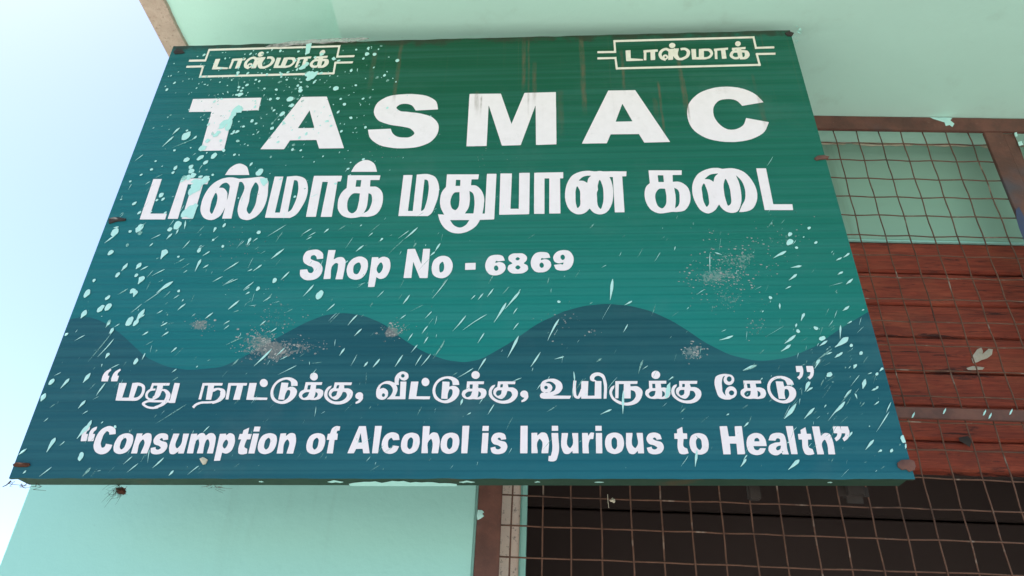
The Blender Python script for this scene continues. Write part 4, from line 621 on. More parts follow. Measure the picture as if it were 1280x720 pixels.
'13765,2904 518,-4 -13,-78 -7,-8 -200,1 -7,-8 22,-96 119,-2 30,-8 26,-13 48,-34 29,-32 19,-36 7,-32 0,-47 -14,-75 -15,-31 -26,-42 -60,-66 -66,-46 -61,-24 -34,-9 -102,-13 -84,4 -85,16 -55,19 -41,19 -81,54 -34,28 -39,41 -36,57 -17,50 -5,85 8,54 24,63 22,35 27,30 32,22 67,21 4,-3 0,-10 -17,-54 -40,-53 -26,-45 -8,-38 -2,-54 12,-57 18,-41 18,-25 40,-42 30,-25 36,-22 35,-15 62,-17 49,-7 41,0 55,7 66,19 44,24 46,43 35,55 8,28 0,22 -10,35 -18,34 -13,16 -17,14 -53,10 -24,1 -5,-4 -30,-108 -34,-61 -35,-41 -43,-30 -20,-7 -29,0 -50,13 -50,26 -36,25 -42,40 -28,39 -12,32 -3,54 4,22 13,44 12,21 20,21 66,47',
'15248,2894 -33,-13 -44,-28 -9,-11 82,-5 41,-13 17,-13 28,-30 22,-35 12,-51 -14,-57 -29,-53 -42,-32 0,-3 8,-2 21,4 70,28 21,14 27,25 18,31 12,35 4,22 1,41 -9,29 -22,35 -54,49 -64,29 -20,4',
'11184,2912 213,1 8,-5 -24,-466 406,-4 5,-11 -13,-78 -197,-1 -15,3 -403,7 -3,9',
'8021,2910 501,-3 -4,-78 -5,-10 -157,-2 -3,-6 4,-103 3,-12 7,-3 90,3 59,-17 47,-27 21,-22 16,-36 7,-51 -1,-35 -12,-41 -36,-62 -26,-24 -27,-16 -43,-13 -75,-13 -78,1 -79,10 -94,-9 -69,3 -40,7 -38,13 -34,20 -25,22 -22,26 -22,41 -4,23 3,41 9,35 21,38 31,27 64,37',
'8901,2899 517,-3 -3,-33 -14,-55 -201,0 -6,-5 13,-80 8,-20 101,2 56,-14 40,-24 39,-34 19,-24 17,-35 5,-70 -8,-54 -12,-38 -26,-47 -40,-49 -58,-52 -55,-31 -42,-16 -69,-16 -58,-6 -65,0 -73,10 -99,29 -67,35 -57,41 -50,45 -38,47 -28,58 -10,67 3,67 17,64 37,67 33,33 22,13 69,22 3,-4 -1,-10 -16,-54 -47,-61 -18,-35 -9,-39 -1,-57 11,-57 19,-38 46,-58 38,-31 56,-33 56,-20 58,-10 101,3 66,17 52,28 37,33 32,40 13,25 10,47 -8,32 -17,35 -19,24 -16,12 -28,7 -39,4 -15,-5 -27,-101 -28,-54 -41,-52 -46,-34 -43,-7 -53,14 -75,42 -56,51 -25,35 -15,38 -3,35 6,45 17,48 17,22 78,58',
'2879,2925 71,-7 68,-23 43,-20 41,-26 23,-21 29,-49 18,-62 9,-52 3,-45 -3,-55 -20,-81 -23,-44 -25,-33 -29,-28 -38,-26 -62,-16 -106,-3 -16,3 -322,5 -164,6 -5,25 -54,541 226,1 7,-3 2,-470 8,-4 184,-1 8,5 -1,35 -25,434',
'3336,2909 545,-3 3,-10 -6,-72 -182,-2 7,-101 5,-7 85,-8 48,-17 49,-30 47,-39 24,-26 24,-33 15,-29 8,-32 4,-51 -16,-99 14,-8 16,1 3,19 -6,542 11,3 155,-9 4,-10 13,-624 -166,-2 -7,2 -8,10 -56,4 -50,-58 -42,-39 -47,-28 -89,-37 -1,-19 -4,-3 -67,-13 -82,-10 -99,10 -89,23 -80,38 -70,44 -27,27 -13,26 1,28 9,14 31,28 45,25 38,16 40,9 -6,6 -59,31 -20,17 -20,23 -28,55 -15,64 7,52 12,29 37,49 44,28',
'4888,2901 613,-3 3,-7 -3,-69 -5,-7 -234,-1 2,-94 7,-2 80,22 70,0 99,-18 56,-22 24,-17 22,-23 27,-48 21,-81 0,-54 -10,-39 -17,-35 -41,-58 -34,-34 -46,-25 -88,-35 -82,-25 -6,2 -10,18 -10,5 -128,-9 -123,0 -76,-10 -64,-22 -50,-28 -30,-37 -29,-52 -7,-1 -57,38 -5,8 23,42 29,41 51,37 77,31 74,17 150,2 214,13 54,28 31,25 38,71 13,39 1,38 -17,77 7,16 -2,10 -17,20 -36,20 -39,12 -14,-2 -55,-29 -49,-34 -7,0 -15,14 4,-266 -155,1 -5,10 -36,441 -8,5 -95,0 -5,-5 -1,-48 0,-386 -8,-8 -70,1 -3,26',
'5679,2896 569,-3 2,-16 -6,-65 -93,-1 -6,-5 -8,-449 -191,-1 -8,5 16,407 0,39 -7,5 -176,-2 23,-436 -7,-8 -79,2 -6,35 -20,399 -6,20',
'6317,2893 215,1 9,-5 -2,-438 3,-20 407,-13 7,-8 -2,-62 -213,-2 -15,4 -277,1 -114,5 -4,6 -1,23',
'20989,2793 -5,-23 1,-115 81,-1 4,9 4,126 -8,4',
'18270,2805 -5,-8 -1,-22 0,-109 83,-2 3,10 3,126 -7,5',
'19139,2797 -5,-4 -6,-32 -6,-65 71,-1 11,56 3,43',
'13845,2814 -6,-25 -6,-77 68,0 4,6 12,96',
'12939,2814 -4,-8 2,-129 81,-2 6,67 -1,70',
'8109,2816 -4,-17 -1,-122 8,-5 72,0 5,6 1,14 3,120 -8,5',
'8981,2808 -14,-100 8,-5 60,0 5,8 13,95 -6,3',
'2918,2827 -4,-11 -12,-369 1,-6 6,-5 52,0 20,4 42,22 33,30 15,22 16,39 9,74 -7,58 -11,39 -19,43 -15,19 -24,17 -17,7',
'3405,2824 -6,-95 6,-3 80,3 18,-61 -93,-6 -56,-17 -27,-29 -11,-22 -9,-26 -1,-26 6,-35 13,-33 16,-25 32,-24 44,-16 33,-1 39,14 -17,32 46,52 8,226 -5,84 -3,7',
'15164,2757 -20,-12 -13,-17 -6,-25 3,-20 9,-17 17,-15 15,-4 23,1 15,8 15,17 7,19 0,23 -7,16 -17,19 -14,7',
'19170,2610 -83,-2 -33,-9 -19,-17 -21,-34 -8,-44 16,-43 21,-26 11,-4 25,1 42,18 23,19 14,25 7,25 9,85',
'13797,2624 -26,-6 -23,-15 -18,-27 -14,-34 0,-29 10,-28 22,-30 15,-9 18,0 23,6 38,23 20,22 11,34 9,92',
'20502,2585 -28,-13 -27,-28 -13,-34 0,-22 8,-24 14,-20 27,-13 31,1 37,18 14,16 16,31 3,22 -7,31 -17,23 -27,13',
'14537,2610 24,-2 30,-10 23,-15 21,-24 18,-44 -1,-41 10,-41 0,-18 -9,-35 -14,-28 -44,-54 -46,-30 -81,-25 -5,7 -5,47 61,42 15,20 6,25 -4,4 -32,5 -20,9 -35,31 -19,33 -4,19 0,34 10,29 22,31 36,23',
'21254,2575 -5,-6 -1,-78 -17,-108 3,-8 43,22 25,18 13,17 10,31 1,27 -10,38 -16,16',
'18533,2585 -4,-3 -1,-13 0,-53 -4,-50 -16,-74 4,-8 71,41 16,25 6,25 0,37 -10,26 -24,22',
'20998,2570 -29,-2 -33,-10 -47,-38 -20,-27 -7,-25 5,-25 22,-37 24,-19 31,-1 33,12 30,20 23,27 15,41 21,83',
'3707,2651 -5,-8 -12,-129 -17,-48 -20,-30 -23,-18 -77,-51 -23,-5 -9,-7 322,-3 9,5 15,76 2,39 -11,64 -26,39 -56,60 -31,12',
'18294,2580 -43,-2 -38,-13 -34,-24 -30,-36 -8,-25 5,-25 16,-31 25,-25 31,-5 24,7 39,22 22,22 18,38 25,93 -6,5',
'8999,2619 -72,-2 -17,-4 -22,-13 -17,-20 -15,-32 -6,-31 9,-32 24,-37 22,-10 35,8 38,22 19,22 10,29 13,92 -3,8',
'13202,2595 -4,-92 -18,-104 3,-5 69,41 16,20 9,41 -2,32 -13,26 -54,41',
'12940,2590 -37,-6 -32,-16 -31,-27 -23,-33 -5,-22 8,-25 18,-32 26,-22 29,-1 40,15 34,25 20,33 30,110 -3,3',
'8370,2596 -4,-103 -17,-92 2,-7 52,28 24,19 13,23 6,32 0,29 -11,25 -34,29 -25,17',
'8113,2591 -29,-3 -40,-16 -42,-37 -14,-24 -6,-22 4,-23 18,-31 22,-23 25,-8 43,14 36,22 22,29 16,48 18,73',
'9663,2577 40,1 21,-4 36,-20 24,-26 12,-22 7,-26 -2,-34 9,-60 -17,-54 -48,-63 -39,-28 -88,-29 -5,8 -7,46 68,48 10,15 4,19 -5,7 -49,15 -24,16 -13,15 -12,17 -9,25 -2,42 16,41 15,20 25,19',
'15165,2548 -19,-4 22,-8 41,1 23,3 13,7',
'10388,2542 -12,-7 -13,-16 -5,-38 15,-35 15,-13 21,-7 20,6 12,11 9,22 2,19 -10,28 -16,20 -20,10',
'3425,2292 -58,-9 -63,-34 -11,-14 19,-16 55,-32 42,-20 53,-16 66,-10 64,-1 26,5 2,13 93,37 45,25 26,24 27,37 -8,4 -223,-2'],
'emblem_right': ['23538,17729 14,0 7,-13 -7,-53 -1,-560 666,7 7,-15 -12,-91 -31,-13 -600,-1 -109,-9 -6,16 4,63 2,530 -10,15 -62,2 -5301,-21 -10,-8 -3,-47 -6,-554 -4,-17 -58,-7 -258,9 -258,-2 -145,6 -8,4 -5,16 4,81 10,14 600,-10 38,7 8,64 5,551 30,13 5203,13 266,2',
'22875,17460 42,-12 33,-37 15,-42 2,-41 -10,-58 -26,-51 -47,-45 -36,-13 -31,2 -43,26 -27,54 -5,59 14,58 36,59 35,28',
'20280,17453 49,1 34,-14 36,-38 13,-30 8,-41 -7,-64 -26,-53 -26,-27 -54,-29 -50,2 -44,26 -18,22 -16,39 -7,64 19,64 29,41',
'23090,17115 22,2 7,-9 -20,-115 -150,-9 -15,-8 -4,-11 1,-21 7,-5 96,-4 107,-28 27,-28 25,-50 12,-40 10,-86 -3,-45 -16,-51 -32,-61 -30,-40 -67,-65 -81,-26 -152,-1 -39,10 8,56 -12,9 -24,-10 -4,-32 -6,-7 -86,-15 -72,3 -57,26 -28,24 -42,51 -27,60 -6,34 0,40 25,84 51,96 72,77 3,33 -19,14 18,109',
'22423,17099 14,1 4,-7 -17,-113 -82,-8 -24,-13 -16,-456 -5,-16 -12,-8 -127,-7 -34,6 25,464 -7,10 -35,0 -98,-8 -9,-8 -48,-465 -10,-8 -87,8 1,49 40,374 -1,32 -17,9 -1,12 11,91 8,17',
'20676,17159 103,-2 66,-33 46,-49 36,-56 20,-67 4,-46 -9,-74 -15,-57 -21,-56 -39,-79 -43,-52 -29,-26 -63,-43 -106,-60 -36,-11 -119,5 -67,21 -35,30 -21,27 -37,67 -38,103 -26,-209 -181,-12 -5,13 9,106 -44,-65 -59,-37 -15,-51 -10,-7 -96,44 -57,42 -38,52 -33,111 -9,86 6,68 33,102 41,74 51,64 79,59 93,34 55,-2 22,-9 73,-56 176,9 30,24 29,-19 130,8 4,-12 -9,-87 -25,-62 -27,-103 -13,-91 2,-29 18,-80 27,-75 19,-9 42,-2 36,12 99,59 59,56 34,79 22,79 4,40 -6,29 -26,49 -28,34 -18,9 -58,2 -71,-14 -12,5 -2,122',
'21486,17076 207,-5 26,-7 51,-32 26,-48 25,-99 4,-68 -6,-46 -21,-62 -21,-45 -42,-66 -34,-42 -30,-26 -49,-26 -140,-41 -164,5 -20,-5 -320,17 29,545 8,46 177,-9 -39,-449 8,-9 81,-3 11,14 55,443',
'19640,17099 73,-1 -8,-112 -4,-11 -12,-8 -54,1 -36,-5 -5,-7 -13,-138 -10,-199 -13,-108 -18,-8 -125,-6 -30,6 27,436 -4,14 -28,2 -125,-12 -39,-442 -10,-8 -88,8 36,425 -13,29 12,115',
'22735,16968 -55,-5 -10,-11 -1,-12 76,-5 7,8 -1,17 -5,8',
'18612,17090 29,1 5,-14 -19,-379 2,-74 448,-59 8,-14 5,-68 -577,-11 -72,5 -5,40 15,556 29,13',
'20007,17040 -48,-22 -31,-23 -45,-56 -31,-59 -20,-77 5,-80 15,-50 24,54 28,36 29,21 36,12 26,-3 41,-24 25,-37 16,-62 4,2 31,282 -62,79 -15,8',
'20308,17006 -7,-13 -1,-26 12,26',
'21492,16951 -7,-13 -39,-347 87,0 59,16 56,48 43,58 22,50 3,23 -15,69 -28,54 -17,18 -30,14',
'22942,16806 -8,-13 -9,-244 8,-9 40,12 18,17 37,84 2,85 7,34 -9,18 -14,8',
'22665,16804 -36,-10 -20,-18 -43,-89 -8,-34 2,-13 19,-34 46,-47 61,-4 62,12 4,11 3,73 1,147',
'24199,16747 7,-1 2,-11 -15,-90 -12,-14 -633,6 -17,-7 -4,-24 8,-422 2,-33 7,-17 -6,-78 -2,-11 -14,-13 -54,-11 -18,8 -71,2 -5301,-10 -58,-8 -8,7 -3,34 -15,542 -4,12 -85,5 -565,-2 -9,8 -3,35 4,62 10,9 682,-2 43,7 5,-12 -3,-57 17,-492 3,-32 8,-5 5261,6 91,2 8,14 -8,455 -8,35 6,85 11,16 59,12 14,-10',
'19971,16697 -29,-22 -13,-41 13,-41 34,-8 22,24 9,45 -14,32'],
'emblem_left': ['6971,17825 22,5 10,-18 -6,-48 -3,-481 1,-65 5,-12 89,-6 563,8 7,-8 0,-12 -13,-87 -7,-8 -579,-3 -142,-10 -7,12 6,64 2,533 -4,13 -7,3 -49,2 -5237,-22 -7,-15 -11,-611 -60,-7 -274,10 -276,-2 -96,4 -13,9 2,94 10,14 630,-7 4,23 6,560 2,37 9,8 5340,17',
'6309,17557 43,-1 27,-14 24,-29 19,-55 -3,-66 -31,-72 -34,-37 -63,-25 -39,15 -32,32 -17,42 0,77 10,35 30,53 40,35',
'3783,17555 31,1 27,-8 44,-37 25,-56 -2,-77 -26,-61 -45,-45 -50,-17 -25,1 -36,16 -31,30 -22,49 -4,41 4,42 24,58 25,30',
'6516,17212 53,-2 -17,-117 -149,-10 -15,-7 -4,-12 5,-21 9,-6 94,-3 71,-15 30,-14 30,-31 25,-59 18,-88 -8,-87 -14,-40 -38,-68 -53,-62 -61,-44 -90,-16 -118,4 -29,9 -3,12 8,40 -8,14 -27,-6 -6,-39 -15,-8 -66,-11 -77,3 -52,21 -28,23 -57,73 -14,35 -9,52 7,64 24,68 41,75 32,41 39,32 7,35 -14,12 -4,12 18,105',
'4207,17260 65,-6 35,-14 65,-60 36,-57 17,-41 11,-59 -2,-41 -9,-58 -31,-100 -53,-101 -83,-79 -138,-86 -42,-11 -136,8 -58,27 -38,43 -29,47 -25,59 -22,76 -7,-11 -20,-196 -22,-13 -157,-6 -6,14 10,86 -3,15 -34,-56 -24,-22 -40,-19 -17,-58 -12,-2 -71,32 -57,37 -35,34 -20,32 -21,53 -17,82 -4,64 7,82 23,72 56,103 53,62 79,56 93,28 60,-10 82,-60 178,12 16,21 36,-18 120,5 4,-12 -9,-88 -45,-139 -19,-110 21,-112 24,-70 23,-15 64,5 70,38 68,50 34,40 30,75 24,110 -15,59 -46,61 -22,9 -41,2 -79,-15 -12,9 -1,119 39,12',
'5846,17195 55,-2 -10,-82 -11,-37 -85,-4 -14,-14 -19,-474 -132,-11 -28,1 -10,9 23,458 -3,12 -10,3 -132,-16 -49,-468 -11,-8 -82,6 -4,17 43,422 0,18 -18,12 -3,12 16,104',
'4943,17175 232,-6 49,-21 31,-37 26,-72 14,-82 -2,-64 -16,-69 -21,-49 -73,-110 -61,-51 -164,-53 -493,14 -4,11 4,92 32,489 173,-6 -2,-76 -34,-372 10,-9 78,-3 10,14 53,441',
'3152,17198 55,1 10,-9 -9,-106 -7,-13 -85,-5 -19,-9 -32,-451 -135,-10 -28,2 -9,8 26,436 -5,10 -58,1 -73,-4 -20,-14 -36,-439 -85,-1 -10,6 36,426 -13,30 11,112 28,7',
'6186,17066 -48,-2 -9,-20 13,-9 65,4 4,8 -4,15',
'2108,17188 47,1 10,-9 -19,-403 3,-52 29,-10 411,-50 9,-14 4,-64 -14,-8 -625,-4 -4,40 13,564',
'3507,17139 -49,-22 -35,-28 -39,-50 -33,-65 -14,-47 -3,-46 6,-76 13,-30 44,81 28,23 50,16 30,-8 34,-25 19,-30 18,-54 32,280 -32,45 -35,34',
'3797,17104 -1,-38 11,32',
'4967,17052 -46,-349 5,-13 93,1 68,29 69,79 23,44 10,42 -7,47 -11,29 -17,36 -23,25 -40,21',
'6393,16907 -11,-221 3,-42 40,5 22,24 35,85 2,81 7,23 -8,24 -20,13',
'6134,16905 -62,-22 -34,-69 -18,-57 3,-23 17,-30 40,-42 42,-10 71,10 15,13 6,220 -11,9',
'7596,16846 38,1 9,-8 -13,-93 -9,-13 -601,3 -45,-7 6,-459 7,-40 -4,-79 -17,-24 -55,-7 -17,9 -56,2 -1911,-9 -3322,-2 -59,-7 -9,18 2,45 -17,507 -6,23 -104,6 -528,-4 -16,9 1,93 10,14 713,1 7,-17 -3,-47 16,-507 6,-23 10,-3 5110,14 140,-5 22,8 3,17 -9,458 -6,29 4,76 12,22 54,8 103,-10',
'3467,16796 -19,-12 -17,-35 3,-40 10,-19 30,-7 15,12 14,29 3,23 -5,23 -12,19']
}
def lettering(name, loops, mat, y=-.0005):
    cu = bpy.data.curves.new(name, 'CURVE'); cu.dimensions = '2D'; cu.fill_mode = 'BOTH'; cu.extrude = .0001
    for l in loops:
        p = np.cumsum(np.array([[int(k) for k in w_.split(',')] for w_ in l.split()]), axis=0) / 2e4
        s = cu.splines.new('POLY'); s.points.add(len(p) - 1)
        for q_, pt in zip(p, s.points): pt.co = (q_[0], q_[1], 0, 1)
        s.use_cyclic_u = True
    tmp = bpy.data.objects.new('tmp', cu); col.objects.link(tmp)
    dg = bpy.context.evaluated_depsgraph_get(); me = bpy.data.meshes.new_from_object(tmp.evaluated_get(dg))
    bpy.data.objects.remove(tmp); bpy.data.curves.remove(cu)
    for vv in me.vertices: vv.co = Vector((vv.co.x, y - vv.co.z, vv.co.y))
    me.flip_normals(); me.materials.clear(); me.materials.append(mat); me.name = name
    o = bpy.data.objects.new(name, me); col.objects.link(o); o.parent = sg; return o
LAB = {'shop_name': 'large wide white capital letters across the top', 'tamil_shop_name': 'tall bold white Tamil lettering in one line', 'shop_number': 'small white line giving the shop number',
       'tamil_health_warning': 'quoted white Tamil warning line on the blue wave', 'health_warning': 'quoted white English warning line at the bottom', 'emblem_right': 'clean cream emblem box with Tamil name, right end', 'emblem_left': 'paint spattered cream emblem box with Tamil name, left end'}
for k, loops in TEXT.items():
    o = lettering({'emblem_right': 'emblem', 'emblem_left': 'emblem'}.get(k, k), loops, M['emblem'] if 'emblem' in k else M['letter']); o['label'] = LAB[k]
